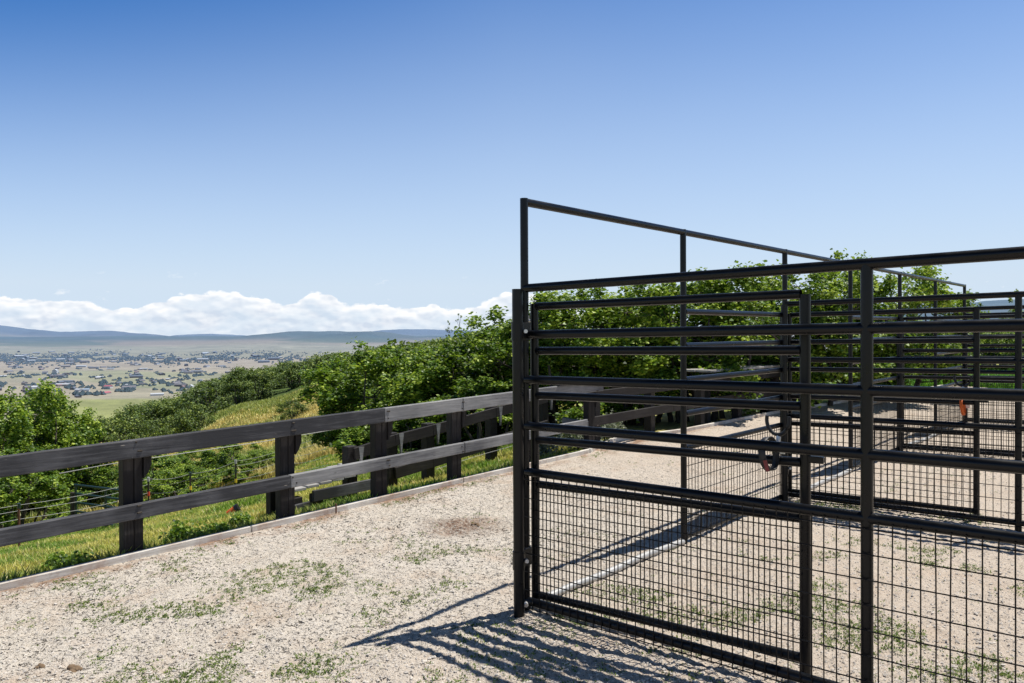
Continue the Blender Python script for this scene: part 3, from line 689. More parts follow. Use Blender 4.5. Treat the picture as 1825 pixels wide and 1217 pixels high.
# ------------------------------------------------------------------ straps and rings
def ribbon(m, pts, w, t, side):
    side = Vector(side); n = len(pts); vs = []; fs = []
    for i, p in enumerate(pts):
        p = Vector(p); a = Vector(pts[(i-1) % n]); b = Vector(pts[(i+1) % n]); tg = (b-a).normalized(); nrm = tg.cross(side).normalized()
        vs += [p-side*w/2-nrm*t/2, p+side*w/2-nrm*t/2, p+side*w/2+nrm*t/2, p-side*w/2+nrm*t/2]
    for i in range(n):
        j = (i+1) % n
        for k in range(4): fs.append((i*4+k, i*4+(k+1)%4, j*4+(k+1)%4, j*4+k))
    m.add(vs, fs, True)
def strap(label, name, cx, cy, ztop, drop, wy, mat, tagged, tilt=.25, width=.03):
    t = empty(name, (cx,cy,ztop)); tag(t, label, 'strap')
    pts = []
    for k in range(22):
        a = 2*math.pi*k/22; s = math.sin(a); c = math.cos(a)
        pts.append((c*.0+tilt*(-(1-s)/2)*-drop*.5, c*wy, -drop/2+s*drop/2+.030))
    m = MB(); ribbon(m, pts, width, .005, (1,0,.2)); m.build('band', mat, t)
    m = MB(); m.box((.03,wy+.005,-drop*.25), (.035,.01,.03), bev=.002); m.build('buckle', M_BOLT, t)
    if tagged:
        m = MB(); m.box((.030,-wy-.006,-drop*.58), (.016,.004,.05), Matrix.Rotation(-.28,3,'Y')); m.build('tag', M_TAG, t)
def at_panel(u, y=0.):
    # x along a divider at the bearing u
    a = RH*(u-912.5)/FPX+FH; tt = (y-CAM[1])/a[1]; return float(CAM[0]+a[0]*tt)
x1 = at_panel(1362, .03); strap('black webbing strap with a red tag looped over the nearest panel and gate rails', 'webbing_strap', x1, .06, 1.034+.011*x1, .145, .075, M_STRAP, True)
def ring(label, u, y, ztop, drop, w):
    x = at_panel(u, y); t = empty('hanging_collar', (x,y,ztop)); tag(t, label, 'collar')
    m = MB(); pts = []
    for k in range(25):
        a = math.pi*(1.18)*(k/24)-math.pi*.09+math.pi
        pts.append((math.cos(a)*w, .0, -drop*.42+math.sin(a)*drop*.58))
    for i, p in enumerate(pts): pass
    vs = []; fs = []; n = len(pts)
    m.tube(pts, .009, 8, radii=[.009]*n)
    m.build('loop', M_STRAP, t)
    m = MB(); m.tube([(0,0,-drop*.97),(0.002,0,-drop*1.12),(0,0,-drop*1.5)], .008, 8, radii=[.006,.011,.009]); m.build('snap', M_BOLT, t)
ring('dark hanging loop with a pale metal snap below the nearest gate rail', 1386, .17, 1.195, .115, .052)
ring('small dark loop hanging on the second gate above the orange strap', 1716, YC+.12, 1.20+.02, .115, .06)
x2 = at_panel(1713, YC+.1)
strap('bright orange webbing strap looped over the lower rail of the second gate', 'orange_strap', x2, YC+.12, .955+.011*x2, .13, .05, M_ORANGE, False, width=.022)

# ------------------------------------------------------------------ wire fence, gate and things on the bank
wf = []
tp = [(30,13.5,'rusty steel fence post at the far left with a yellow insulator'),(262,17.0,'steel fence post topped with a red insulator just right of the first timber post'),
      (337,17.4,'steel fence post with yellow insulators, middle one behind the fence rails'),(418,17.8,'steel fence post with yellow and orange insulators near the orange bucket'),(520,18.6,'steel fence post with red and yellow insulators behind the second timber post')]
heads = []
for i, (u, d, lab) in enumerate(tp):
    x, y = bearing(u, d); z = tz(x,y); vt = [899,852,843,821,792][i]; zt = CAM[2]-(vt-horizon(u))/FPX*d
    t = empty('wire_fence_post', (x,y,z)); tag(t, lab, 'fence post', 'steel posts of the wire fence')
    m = MB(); h = zt-z; m.tube([(0,0,-.1),(0,0,h)], .02, 6); m.board((.0,.0,-.1),(0,0,h),.05,.008,side=(0,1,0),bev=0) ; m.build('shaft', M_TPOST if i else M_RUSTY, t)
    cols = [[M_GREENP,M_YEL],[M_WIRE,M_REDP,M_WIRE],[M_GREENP,M_YEL,M_YEL],[M_WIRE,M_GREENP,M_YEL,M_YEL,M_REDP],[M_REDP,M_YEL]][i]
    for k, c in enumerate(cols):
        m = MB(); zz = h-.03-k*(h*.62/max(1,len(cols)-1) if i != 3 else .22); m.tube([(0,0,zz-.045),(0,0,zz+.045)], .03, 8); m.build('insulator', c, t)
    heads.append((x,y,z,h))
wires = empty('wire_fence', (heads[1][0],heads[1][1],heads[1][2])); tag(wires, 'pale thin strands of the wire fence strung between steel posts on the bank', 'wire fence')
o0 = Vector((heads[1][0],heads[1][1],heads[1][2]))
xl, yl = bearing(-260, 10.5); ext = [(xl,yl,tz(xl,yl),heads[0][3]*1.0)]+heads
xr, yr = bearing(600, 17); ext = ext+[(xr,yr,tz(xr,yr),1.1)]
for lv in (.98,.86,.68,.5,.32):
    pts = []
    for (a, b) in zip(ext[:-1], ext[1:]):
        for s in np.linspace(0,1,6)[:-1]:
            x = a[0]*(1-s)+b[0]*s; y = a[1]*(1-s)+b[1]*s; z = (a[2]+a[3]*lv)*(1-s)+(b[2]+b[3]*lv)*s - .06*math.sin(math.pi*s); pts.append(Vector((x,y,z))-o0)
    m = MB(); m.tube(pts, .004, 4, cap=False); m.build('strand', M_WIRE, wires)
# string along the ramp fence
st = empty('string_line', (-3.2,0,0)); tag(st, 'pale string line stretched along the posts behind the front rail fence', 'string line')
m = MB(); m.tube([(-.05,-1.3,.57),(-.0,-.99,.60),(.0,.28,.63),(0.0,1.4,.68),(.05,2.5,.73),(.08,3.9,.81)], .003, 5); m.build('strand', M_WIRE, st)
m = MB(); m.tube([(.1,2.2,.14),(.1,2.9,.21),(.1,3.9,.28)], .0022, 5); m.build('strand', M_WIRE, st)

# field gate
x, y = bearing(130, 19.2); x2_, y2_ = bearing(250, 18.2); zg = tz(x,y); L = math.hypot(x2_-x, y2_-y)
g4 = empty('field_gate', (x,y,zg), math.atan2(y2_-y, x2_-x)); tag(g4, 'dark green tubular field gate among the bushes at the left', 'gate')
ztop = CAM[2]-(863-horizon(130))/FPX*19.2-zg
for xx in (0.04, .95*L/2, L):
    m = MB(); m.tube([(xx,0,.1),(xx,0,ztop)], .03, 10); m.build('upright', M_GREENP, g4)
m = MB(); m.tube([(-.07,0,-.2),(-.07,0,ztop-.22)], .06, 10); m.build('hinge_post', M_TPOST, g4)
for k in range(5):
    m = MB(); zz = ztop-.02-k*(ztop-.2)/4.4; m.tube([(0,0,zz),(L,0,zz)], .028, 10); m.build('rail', M_GREENP, g4)

# tipped bucket-like dark and orange item in the grass
def ground_at(u, v):
    ds = np.exp(np.linspace(math.log(5), math.log(60), 500)); xy = CAM[:2]+np.outer(ds, FH)+((u-912.5)/FPX*ds)[:,None]*RH
    vv = horizon(u)+(CAM[2]-terrain(xy[:,0], xy[:,1]))/ds*FPX; i = int(np.argmax(vv < v)); return float(ds[i])
db = ground_at(403, 926); print('bucket', db)
x, y = bearing(403, db); z = CAM[2]-(924-horizon(403))/FPX*10.8; z = max(z, tz(x,y)+.02)
bk = empty('bucket', (x,y,tz(x,y)+.055), 2.5); bk.scale = (.68,.68,.68); tag(bk, 'small tipped black and orange bucket lying in the tall grass', 'bucket')
Mr = Matrix.Rotation(R_(62),3,'X')
m = MB(); pr = [(0,.055),(.13,.075),(.16,.08)]
m.tube([Mr@Vector((0,0,a)) for a,b in pr], .06, 16, radii=[b for a,b in pr]); m.build('body', M_ORANGE, bk)
m = MB(); m.tube([Mr@Vector((0,0,.155)),Mr@Vector((0,0,.215))], .088, 16); m.build('lid', M_BLACKP, bk)
m = MB(); pts = [Mr@Vector((math.cos(a)*.09,math.sin(a)*.02-.02,.17+math.sin(a)*.09)) for a in np.linspace(0,math.pi,9)]; m.tube(pts, .006, 6); m.build('handle', M_BLACKP, bk)

# droppings on the gravel
def clod(name, x, y, s, label, seed, mat=M_DUNG, group='droppings on the gravel'):
    import bmesh
    bm = bmesh.new(); r = random.Random(seed)
    for k in range(7):
        g_ = bmesh.ops.create_icosphere(bm, subdivisions=2, radius=s*r.uniform(.35,.6)); ox, oy = r.uniform(-1,1)*s, r.uniform(-.5,.5)*s; oz = s*r.uniform(.15,.4)
        for v in g_['verts']: v.co = Vector((v.co.x*1.1+ox, v.co.y+oy, v.co.z*.7+oz))*(1+r.uniform(-.05,.05))
    me = bpy.data.meshes.new(name); bm.to_mesh(me); bm.free(); me.polygons.foreach_set('use_smooth', [True]*len(me.polygons))
    o = link(name, me, mat); o.location = (x,y,gz(x,y)-.004); tag(o, label, 'dropping', group)
clod('dropping', -1.33, -2.02, .022, 'small brown dropping at the lower left corner of the gravel', 1)
clod('dropping', -1.19, -1.92, .036, 'largest brown dropping, a flat clump near the lower left corner', 2)
clod('dropping', -1.75, -.95, .018, 'small reddish dropping alone in the middle of the left gravel', 3)
clod('dropping', -1.55, 1.2, .028, 'dark dropping in the reddish dust patch beside the corral', 4)
m = MB(); xk, yk = float(kerbx(.75))+.03, .75; m.tube([(0,0,-.1),(0,0,.085)], .007, 8); o = m.build('edging_stake', M_RUSTY); o.location = (xk,yk,fz(yk)); tag(o, 'short rusty stake holding the timber edging between two fence posts', 'stake')

# ------------------------------------------------------------------ oaks
LEAF = np.array([[0,0],[.28,.16],[.33,.42],[.17,.5],[.3,.74],[0,1.0],[-.3,.74],[-.17,.5],[-.33,.42],[-.28,.16]])
LEAF6 = np.array([[0,0],[.34,.3],[.30,.72],[0,1.0],[-.30,.72],[-.34,.3]])
def leaf_mesh(name, C, size, shape, rng, up=.55, tint=None):
    n = len(C); k = len(shape)
    nrm = rng.normal(0,1,(n,3)); nrm /= np.linalg.norm(nrm,axis=1)[:,None]; nrm[:,2] = np.abs(nrm[:,2])*.8+up; nrm /= np.linalg.norm(nrm,axis=1)[:,None]
    t = rng.normal(0,1,(n,3)); t -= nrm*(t*nrm).sum(1)[:,None]; t /= np.linalg.norm(t,axis=1)[:,None]; b = np.cross(nrm, t)
    s = size*rng.uniform(.6,1.25,n)
    cx = shape[:,0][None,:]; cy = shape[:,1][None,:]-.5; fold = (np.abs(shape[:,0])*.5)[None,:]
    V = C[:,None,:]+b[:,None,:]*(cx*s[:,None])[:,:,None]*1.15+t[:,None,:]*(cy*s[:,None])[:,:,None]+nrm[:,None,:]*(fold*s[:,None])[:,:,None]
    F = np.arange(n*k).reshape(n,k)
    return np_mesh(name, V.reshape(-1,3), F, False, np.repeat(tint, k))
def oak(seed, h=3., w=2.8, K=16, m_=9, nleaf=9000, size=.085, base=.22, sig=.10, shape=LEAF, stems=5, trunk_r=.045, nside=7):
    rng = np.random.default_rng(seed); rd = random.Random(seed)
    maj = []
    tries = 0
    while len(maj) < K and tries < 4000:
        tries += 1
        a = rng.uniform(0,2*math.pi); zz = rng.uniform(base, 1.0); rr = math.sqrt(max(0,1-((zz-.45)/.58)**2))*rng.uniform(.35,1)**.6
        p = np.array([math.cos(a)*rr*w/2, math.sin(a)*rr*w/2, (zz*.93)*h])
        if all(np.linalg.norm((p-q)*[1,1,1.2]) > .19*w for q in maj): maj.append(p)
    wood = MB(); st = []
    for s in range(stems):
        a = 2*math.pi*s/stems+rd.uniform(-.5,.5); r0 = rd.uniform(.03,.12)*w; top = np.array([math.cos(a)*w*.22, math.sin(a)*w*.22, h*rd.uniform(.5,.68)])
        pts = []
        for k in range(6):
            f = k/5; pts.append(Vector((math.cos(a)*r0*(1-f)+top[0]*f+rd.uniform(-.05,.05), math.sin(a)*r0*(1-f)+top[1]*f+rd.uniform(-.05,.05), -.25*(1-f)+top[2]*f)))
        wood.tube(pts, 1, nside, radii=[trunk_r*(1.25-.9*i/5)*h/3 for i in range(6)]); st.append(pts)
    cl = []; 
    for p in maj:
        best = min(((Vector(p)-q).length+max(0,(q.z-p[2]))*3, i, j) for i, s_ in enumerate(st) for j, q in enumerate(s_) if j >= 1)
        q = st[best[1]][best[2]]; mid = (q+Vector(p))/2+Vector((rd.uniform(-.1,.1),rd.uniform(-.1,.1),-.08*h*.3))
        wood.tube([q, mid, Vector(p)], 1, 5, radii=[.02*h/3,.014*h/3,.008*h/3])
        for j in range(m_):
            o = rng.normal(0,1,3); o /= np.linalg.norm(o); o *= rng.uniform(.35,1.0)*.165*w*np.array([1,1,.75]); c = p+o; c[2] = max(c[2], h*base*.7)
            cl.append(c); wood.tube([Vector(p), (Vector(p)+Vector(c))/2+Vector((0,0,.02)), Vector(c)], 1, 3, cap=False, radii=[.007*h/3,.005*h/3,.003*h/3])
    cl = np.array(cl); wts = rng.uniform(.15,1.8,len(cl)); wts /= wts.sum(); idx = rng.choice(len(cl), nleaf, p=wts)
    C = cl[idx]+rng.normal(0,sig,(nleaf,3))*np.array([1,1,.8])*w/2.8
    zt = np.percentile(C[:,2], 99.3); C[:,2] *= np.where(C[:,2] > h*.4, 1+(h/zt-1)*(C[:,2]-h*.4)/(zt-h*.4), 1)
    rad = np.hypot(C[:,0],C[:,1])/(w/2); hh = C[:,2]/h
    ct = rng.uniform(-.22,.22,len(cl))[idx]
    tint = np.clip(.24+.26*hh+.12*rad+ct+rng.normal(0,.22,nleaf), 0, 1)  # inner shade and top highlights painted in by height and radius
    return wood.mesh('trunk'), leaf_mesh('crown', C, size, shape, rng, tint=tint)
def oak_proto(lst, mat, label, cat, group, name='oak_tree', **kw):
    tr, cr = oak(**kw); t = empty(name); link('trunk', tr, M_BARK, t); link('crown', cr, mat, t); lst.append(t); t['_used'] = 0; t['_h'] = kw.get('h', 3.)
    return t
def plant(protos, k, x, y, h, rz, label, cat, group=None, sx=1., z=None):
    p = protos[k % len(protos)]
    if not p['_used']: o = p; p['_used'] = 1
    else: o = copy_tree(p)
    s = h/p['_h']; o.location = (x, y, (tz(x,y) if z is None else z)-.03); o.rotation_euler = (0,0,rz); o.scale = (s*sx, s*sx, s)
    tag(o, label, cat); 
    if group: o['group'] = group
    elif 'group' in o: del o['group']
    return o
near = []
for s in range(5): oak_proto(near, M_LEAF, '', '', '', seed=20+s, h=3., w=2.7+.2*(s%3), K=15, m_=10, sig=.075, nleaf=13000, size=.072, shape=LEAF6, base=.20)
rd = random.Random(3)
SPOT = [ # bearing, distance, height above ground, label
 (705,17.0,636,'low oak at the left edge of the thicket, just right of the grassy slope'),
 (672,15.2,620,'bushy oak rising above the open slope, leftmost of the big ones behind the rails'),
 (706,14.6,612,'full oak standing behind the second timber post'),
 (655,12.6,764,'short round oak shrub behind the platform'),
 (712,15.4,632,'oak directly above the joint of the top rail'),
 (735,12.8,712,'spreading low oak behind the ramp fence'),
 (780,14.8,628,'oak with bare reddish branches above the fourth timber post'),
 (835,14.5,614,'oak left of the corral, second from the tall post'),
 (865,12.2,668,'shorter oak leaning over the top rail beside the corral'),
 (895,14.2,578,'tall oak immediately left of the tall first post'),
 (945,14.0,522,'oak behind the hinge of the nearest gate'),
 (1000,13.6,518,'oak seen through the left part of the nearest gate'),
 (1055,14.2,512,'pale leaved oak whose tip shows under the top rail'),
 (1110,13.8,532,'oak in the low gap between two taller crowns'),
 (1165,14.0,506,'oak just left of the second tall post'),
 (1225,13.8,490,'oak directly behind the second tall post'),
 (1280,14.0,472,'tall oak with a rounded top between second and third tall post'),
 (1340,14.4,474,'oak behind the free end of the nearest gate'),
 (1400,14.8,484,'oak behind the third tall post'),
 (1460,15.0,486,'oak behind the plank counter'),
 (1515,15.6,474,'oak behind the fourth tall post'),
 (1560,16.4,447,'tallest oak, poking above the front panel top rail'),
 (1595,17.2,478,'last oak of the row, its edge open to the sky'),
 (1085,16.5,545,'oak in the second rank behind the gate'),
 (1320,16.5,500,'oak in the second rank between the tall posts'),
 (-40,24,690,'large oak cut by the left edge of the picture'),
 (38,25,684,'large bright oak standing at the far left of the meadow'),
 (95,26,728,'oak with a pointed top right of the large left oak'),
 (10,19.5,800,'dark low oak under the large left oak'),
 (150,28,834,'oak shrub behind the field gate'),
 (205,28.5,832,'oak shrub right of the field gate'),
 (40,21,850,'oak shrub below the left oaks'),
 (262,25,812,'oak shrub behind the red topped fence post'),
 (300,23,818,'pale green oak shrub behind the wire fence, left of its neighbour with yellow insulators'),
 (345,24,812,'oak shrub behind the yellow insulators'),
 (395,25,786,'taller oak shrub with two humps beyond the wire fence'),
 (440,27,792,'oak shrub at the right end of the wire fence thicket'),
 (470,25,800,'small oak shrub left of the second timber post'),
 (185,26.5,855,'low oak shrub in front of the field gate rails'),
 (15,26.5,700,'dense oak between the two largest left oaks'),
 (70,27,700,'oak filling the middle of the left group'),
 (-90,22,700,'oak mostly outside the left edge'),
 (112,26,748,'oak with low branches right of the left group'),
 (280,27,806,'oak shrub in the second rank behind the red insulator'),
 (370,28,796,'oak shrub in the second rank beyond the wire fence'),
 (425,23,816,'low oak shrub between the tall shrub and the second timber post'),
 (320,21.5,832,'low oak shrub close behind the wire fence'),
 (240,27,842,'oak shrub hidden partly by the first timber post'),
 (120,30,800,'oak at the foot of the hillside behind the left shrubs')]
for i, (u, d, vt, lab) in enumerate(SPOT):
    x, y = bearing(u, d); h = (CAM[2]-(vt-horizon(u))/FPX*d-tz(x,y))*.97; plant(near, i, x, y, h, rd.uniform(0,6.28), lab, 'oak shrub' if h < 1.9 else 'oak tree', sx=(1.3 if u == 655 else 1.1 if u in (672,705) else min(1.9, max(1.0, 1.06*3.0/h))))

hill = []
CAPU = [60,130,250,330,400,450,500,560,620,700,760,800,850,915,980]; CAPV = [800,765,716,692,662,650,641,634,624,614,608,600,588,574,565]
def capped(u, d, x, y, h): return min(h, CAM[2]-(np.interp(u, CAPU, CAPV)+rd.uniform(0,10)-horizon(u))/FPX*d-tz(x,y))
for s in range(4): oak_proto(hill, M_LEAF2, '', '', '', seed=60+s, h=4., w=4.6, K=15, m_=8, nleaf=2600, size=.22, base=.1, sig=.16, shape=LEAF6, nside=5, trunk_r=.06)
k = 0; cnt = 0
GH = 'oaks of the thicket covering the far side of the slope'
LH = 'dark green oak in the dense thicket on the hillside above the open slope'
for ring_ in range(11):
    d0 = 92+ring_*6.2; step = 3.1*FPX/d0
    for u in np.arange(120, 960, step*1.6):
        uu = u+rd.uniform(-.4,.4)*step; d = d0+rd.uniform(-2.5,2.5)
        lim = 160 if uu > 250 else 135
        if d > lim or (uu < 590 and fbm(np.array([uu/70.]), np.array([d/9.]), 2, 500)[0] < .33 and d < 96): continue
        x, y = bearing(uu, d); h = capped(uu, d, x, y, rd.uniform(2.9,4.6))
        if h < 1.3: continue
        plant(hill, k, x, y, h, rd.uniform(0,6.28), LH, 'oak tree', GH, sx=rd.uniform(1.1,1.45)); k += 1
for i in range(42):
    uu = rd.uniform(600, 930); d = rd.uniform(26, 85); x, y = bearing(uu, d); h = capped(uu, d, x, y, rd.uniform(2.2,3.4))
    if h < 1. or (d < 50 and uu < 690): continue
    plant(hill, k, x, y, h, rd.uniform(0,6.28), 'mid green oak growing between the near oaks and the hillside crest', 'oak tree', 'oaks between the near row and the crest'); k += 1
for (u, d, h, lab) in ((318,78,3.4,'rounded lone oak at the lower edge of the hillside thicket'),(352,80,3.0,'bare stemmed oak at the thicket edge left of the golden slope'),(505,60,1.5,'small dark shrub on the grassy slope'),(522,52,1.4,'second small dark shrub on the slope, nearer the oaks'),(272,72,2.6,'oak at the thicket edge above the top rail'),(225,70,2.8,'leftmost oak of the thicket edge above the top rail')):
    x, y = bearing(u, d); plant(hill, k, x, y, h, rd.uniform(0,6.28), lab, 'oak tree'); k += 1
for i in range(22):
    uu = rd.uniform(90, 240); d = rd.uniform(210, 420); x, y = bearing(uu, d); plant(hill, k, x, y, rd.uniform(4,7), rd.uniform(0,6.28), 'distant oak in the hollow between the left oak and the green field', 'oak tree', 'oaks in the hollow above the field'); k += 1
print('hill oaks', k)
# shrubs behind the farthest pen and the slender saplings
for i, (u, d, h) in enumerate(((1625,24,1.7),(1665,27,1.8),(1705,26,1.6),(1750,27,1.75),(1800,25,1.6),(1850,27,1.9),(1640,34,2.6),(1690,38,2.4),(1740,40,2.6),(1790,37,2.7),(1840,36,2.4),(1585,22,1.7))):
    x, y = bearing(u, d); plant(near, i, x, y, h, rd.uniform(0,6.28), 'leafy shrub in the low hedge beyond the farthest pen', 'shrub', 'shrubs beyond the farthest pen', sx=1.5)
sap = []
for s in range(2): oak_proto(sap, M_LEAF, '', '', '', name='sapling', seed=80+s, h=4., w=1.0, K=9, m_=5, nleaf=520, size=.10, base=.35, sig=.1, stems=1, trunk_r=.02)
for i, (u, d, h, lab) in enumerate(((1727,30,2.9,'slender sapling right of the last tall post'),(1748,31,2.8,'thin sapling with a bare tip beyond the last pen'),(1806,29,3.1,'tallest slender sapling against the sky near the right edge'),(818,120,5.5,'slender dead topped tree on the hillside crest'),(800,125,5.0,'thin snag on the crest left of the slender tree'))):
    x, y = bearing(u, d); plant(sap, i, x, y, h, rd.uniform(0,6.28), lab, 'sapling')

# sagebrush and broad weeds by the edging
def bushlet(name, x, y, h, w, n, size, mat, label, cat, seed, shape=LEAF6):
    rng = np.random.default_rng(seed); t = empty(name, (x,y,tz(x,y))); tag(t, label, cat)
    m = MB(); C = []
    for k in range(16):
        a = rng.uniform(0,6.28); r = rng.uniform(.3,1)*w/2; p = Vector((math.cos(a)*r, math.sin(a)*r, h*rng.uniform(.45,1))); m.tube([Vector((0,0,-.03)), p*.5+Vector((0,0,h*.1)), p], 1, 4, cap=False, radii=[.006,.004,.002])
        C.append(rng.normal(0,.18*w,(n//16,3))*np.array([.6,.6,.5])+np.array(p)*rng.uniform(.6,1.05,(n//16,1)))
    C = np.concatenate(C); C[:,2] = np.abs(C[:,2])
    link('stem', m.mesh('stem'), M_BARK, t); link('foliage', leaf_mesh('foliage', C, size, shape, rng, up=.3, tint=np.clip(rng.normal(.5,.2,len(C)),0,1)), mat, t)
for i, (x, y, h, lab) in enumerate(((-3.45,5.2,.34,'silver sagebrush left of the first shaded fence post'),(-3.4,5.75,.33,'silver sagebrush between the shaded fence posts'),(-3.35,4.25,.3,'silvery green sagebrush behind the corner post'))):
    bushlet('sagebrush', x, y, h, .6, 1400, .035, M_SAGE, lab, 'sagebrush', 200+i)
for i, (x, y, h, w, lab) in enumerate(((-3.12,-.45,.14,.36,'dark broad leaved weed by the edging right of the first timber post'),(-3.08,-.25,.10,.3,'second dark leafy weed between the first two timber posts'),(-3.22,.05,.15,.16,'tall leafy weed stalk left of the second timber post'),(-3.1,-1.3,.13,.3,'leafy weed at the foot of the first timber post'),(-3.12,-1.9,.12,.35,'low dark weed clump at the lower left edge of the grass'))):
    bushlet('weed_plant', x, y, h, w, 1300, .034, M_LEAF, lab, 'weed', 220+i)

# ------------------------------------------------------------------ valley settlement
def house_mesh(seed, L, Wd, H, rise):
    m = MB(); m.box((0,0,H/2-1), (L,Wd,H+2)); wall = m
    r = MB(); a, b, o = L/2+.6, Wd/2+.6, H
    r.add([(-a,-b,o),(a,-b,o),(a,b,o),(-a,b,o),(-a,0,o+rise),(a,0,o+rise)], [(0,1,5,4),(2,3,4,5),(0,4,3),(1,2,5),(3,2,1,0)])
    return m.mesh('wall'), r.mesh('roof')
HZ = 6500
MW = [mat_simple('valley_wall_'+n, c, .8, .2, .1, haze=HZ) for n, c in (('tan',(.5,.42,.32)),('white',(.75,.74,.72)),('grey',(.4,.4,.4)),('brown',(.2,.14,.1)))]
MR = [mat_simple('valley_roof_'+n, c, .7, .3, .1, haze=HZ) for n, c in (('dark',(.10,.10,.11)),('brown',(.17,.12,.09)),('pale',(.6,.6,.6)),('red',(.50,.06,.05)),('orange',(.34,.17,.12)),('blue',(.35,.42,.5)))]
def house(u, d, k, wm, rm, label, group, sc=1.):
    x, y = bearing(u, d); t = empty('house', (x,y,tz(x,y)), rd.uniform(0,3.14)); tag(t, label, 'house', group); t.scale = (sc,)*3
    w, r = HM[k]; 
    for nm, me, mt in (('wall', w, wm), ('roof', r, rm)):
        o = bpy.data.objects.new(nm, me); COL.objects.link(o); o.parent = t
        if not me.materials: me.materials.append(None)
        o.material_slots[0].link = 'OBJECT'; o.material_slots[0].material = mt
HM = [house_mesh(1,20,12,5,3), house_mesh(2,30,13,4.5,3), house_mesh(3,16,12,7,4), house_mesh(4,42,15,6,3.5)]
def dist_at(v, u, z=-166.): return (CAM[2]-z)*FPX/(v-horizon(u))
house(187, dist_at(702,187), 1, MW[0], MR[3], 'long barn with a bright red roof at the far edge of the green field', None, 1.1)
house(192, dist_at(690,192), 0, MW[1], MR[3], 'small red roofed house behind the red roofed barn', None, 1.2)
house(88, dist_at(688,88), 1, MW[0], MR[4], 'orange roofed house above the big left oak', None, 1.3)
house(110, dist_at(687,110), 1, MW[0], MR[4], 'orange roofed house right of its twin', None, 1.1)
house(146, dist_at(696,146), 3, MW[1], MR[5], 'long pale blue roofed house left of the red barn', None, .9)
house(138, dist_at(708,138), 3, MW[3], MR[0], 'dark low shed at the left corner of the green field', None, .7)
house(88, dist_at(709,88), 0, MW[1], MR[1], 'small pale farmhouse at the field corner, lower left', None, 1.)
house(98, dist_at(664,98), 2, MW[1], MR[2], 'tall white building among trees in the valley', None, 1.6)
house(279, dist_at(704,279), 3, MW[1], MR[2], 'pale house just above the hillside oaks by the field edge', None, .8)
for i in range(190):
    v = rd.choice([rd.uniform(652,700), rd.uniform(658,690), rd.uniform(645,665)]); u = rd.uniform(-40, 410)
    d = dist_at(v, u)
    if v > 697 and 70 < u < 290: continue
    if _vnoise(np.array([u/26.]), np.array([v/5.]), 77)[0] < .42: continue
    house(u, d, rd.randrange(4), rd.choice(MW), rd.choice([MR[0],MR[1],MR[4]] if i % 12 == 0 else [MR[0],MR[1],MR[2],MR[1]]), 'tiny house in the scattered valley settlement', 'houses of the valley settlement', rd.uniform(.7,1.25))
for i in range(60):
    v = rd.uniform(629,645); u = rd.uniform(-40, 500); house(u, dist_at(v,u,-160), rd.randrange(4), rd.choice(MW), rd.choice([MR[0],MR[2],MR[2],MR[1]]), 'tiny pale house in the farther wooded town', 'houses of the far town', rd.uniform(1.,1.8))
# valley trees: a far mass
def valley_trees():
    base = np.array([[1,0,0],[0,1,0],[-1,0,0],[0,-1,0],[0,0,1.3],[.7,.7,.5],[-.7,.7,.5],[-.7,-.7,.5],[.7,-.7,.5]])
    F0 = np.array([[0,5,4],[5,1,4],[1,6,4],[6,2,4],[2,7,4],[7,3,4],[3,8,4],[8,0,4],[0,1,5],[1,2,6],[2,3,7],[3,0,8]])
    C = []; 
    for _ in range(430):
        v = RNG.choice([RNG.uniform(652,702), RNG.uniform(660,695)]); u = RNG.uniform(-60, 430)
        if v > 696 and 70 < u < 290: continue
        if _vnoise(np.array([u/26.]), np.array([v/5.]), 77)[0] < .40: continue
        d = dist_at(v, u); n = RNG.integers(2, 11); st = RNG.uniform(.3,1)
        for k in range(n): C.append((u+RNG.normal(0,3.2*st), d+RNG.normal(0,18), RNG.uniform(3,6.5)))
    for u0 in np.linspace(130,182,22): C.append((u0+RNG.normal(0,1.2), dist_at(703,150)+RNG.normal(0,12), RNG.uniform(5,10)))
    for u0 in np.linspace(206,232,14): C.append((u0+RNG.normal(0,1.2), dist_at(697,215)+RNG.normal(0,12), RNG.uniform(5,10)))
    for _ in range(6500):
        u = RNG.uniform(-80, 680); v = 638+RNG.normal(0,4.0)+3*math.sin(u/40)
        if u > 400 and RNG.random() < (u-400)/280: continue
        if v < 626 or _vnoise(np.array([u/22.]), np.array([v/3.]), 12)[0] < .34: continue
        C.append((u, dist_at(v,u,-162), RNG.uniform(3.5,8)))
    C = np.array(C); d = C[:,1]; p = CAM[:2]+np.outer(d, FH)+((C[:,0]-912.5)/FPX*d)[:,None]*RH; z = terrain(p[:,0], p[:,1]); n = len(C)
    V = base[None]*(C[:,2][:,None,None])*RNG.uniform(.75,1.25,(n,9,1)); V[:,:,2] += 0
    V += np.stack([p[:,0],p[:,1],z],-1)[:,None,:]; F = (F0[None]+np.arange(n)[:,None,None]*9).reshape(-1,3)
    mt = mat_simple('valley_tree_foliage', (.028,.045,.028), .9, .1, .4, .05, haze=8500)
    tag(link('valley_trees', np_mesh('valley_trees', V.reshape(-1,3), F, False), mt), 'dark green tree belts among the far valley houses', kind='stuff')
valley_trees()

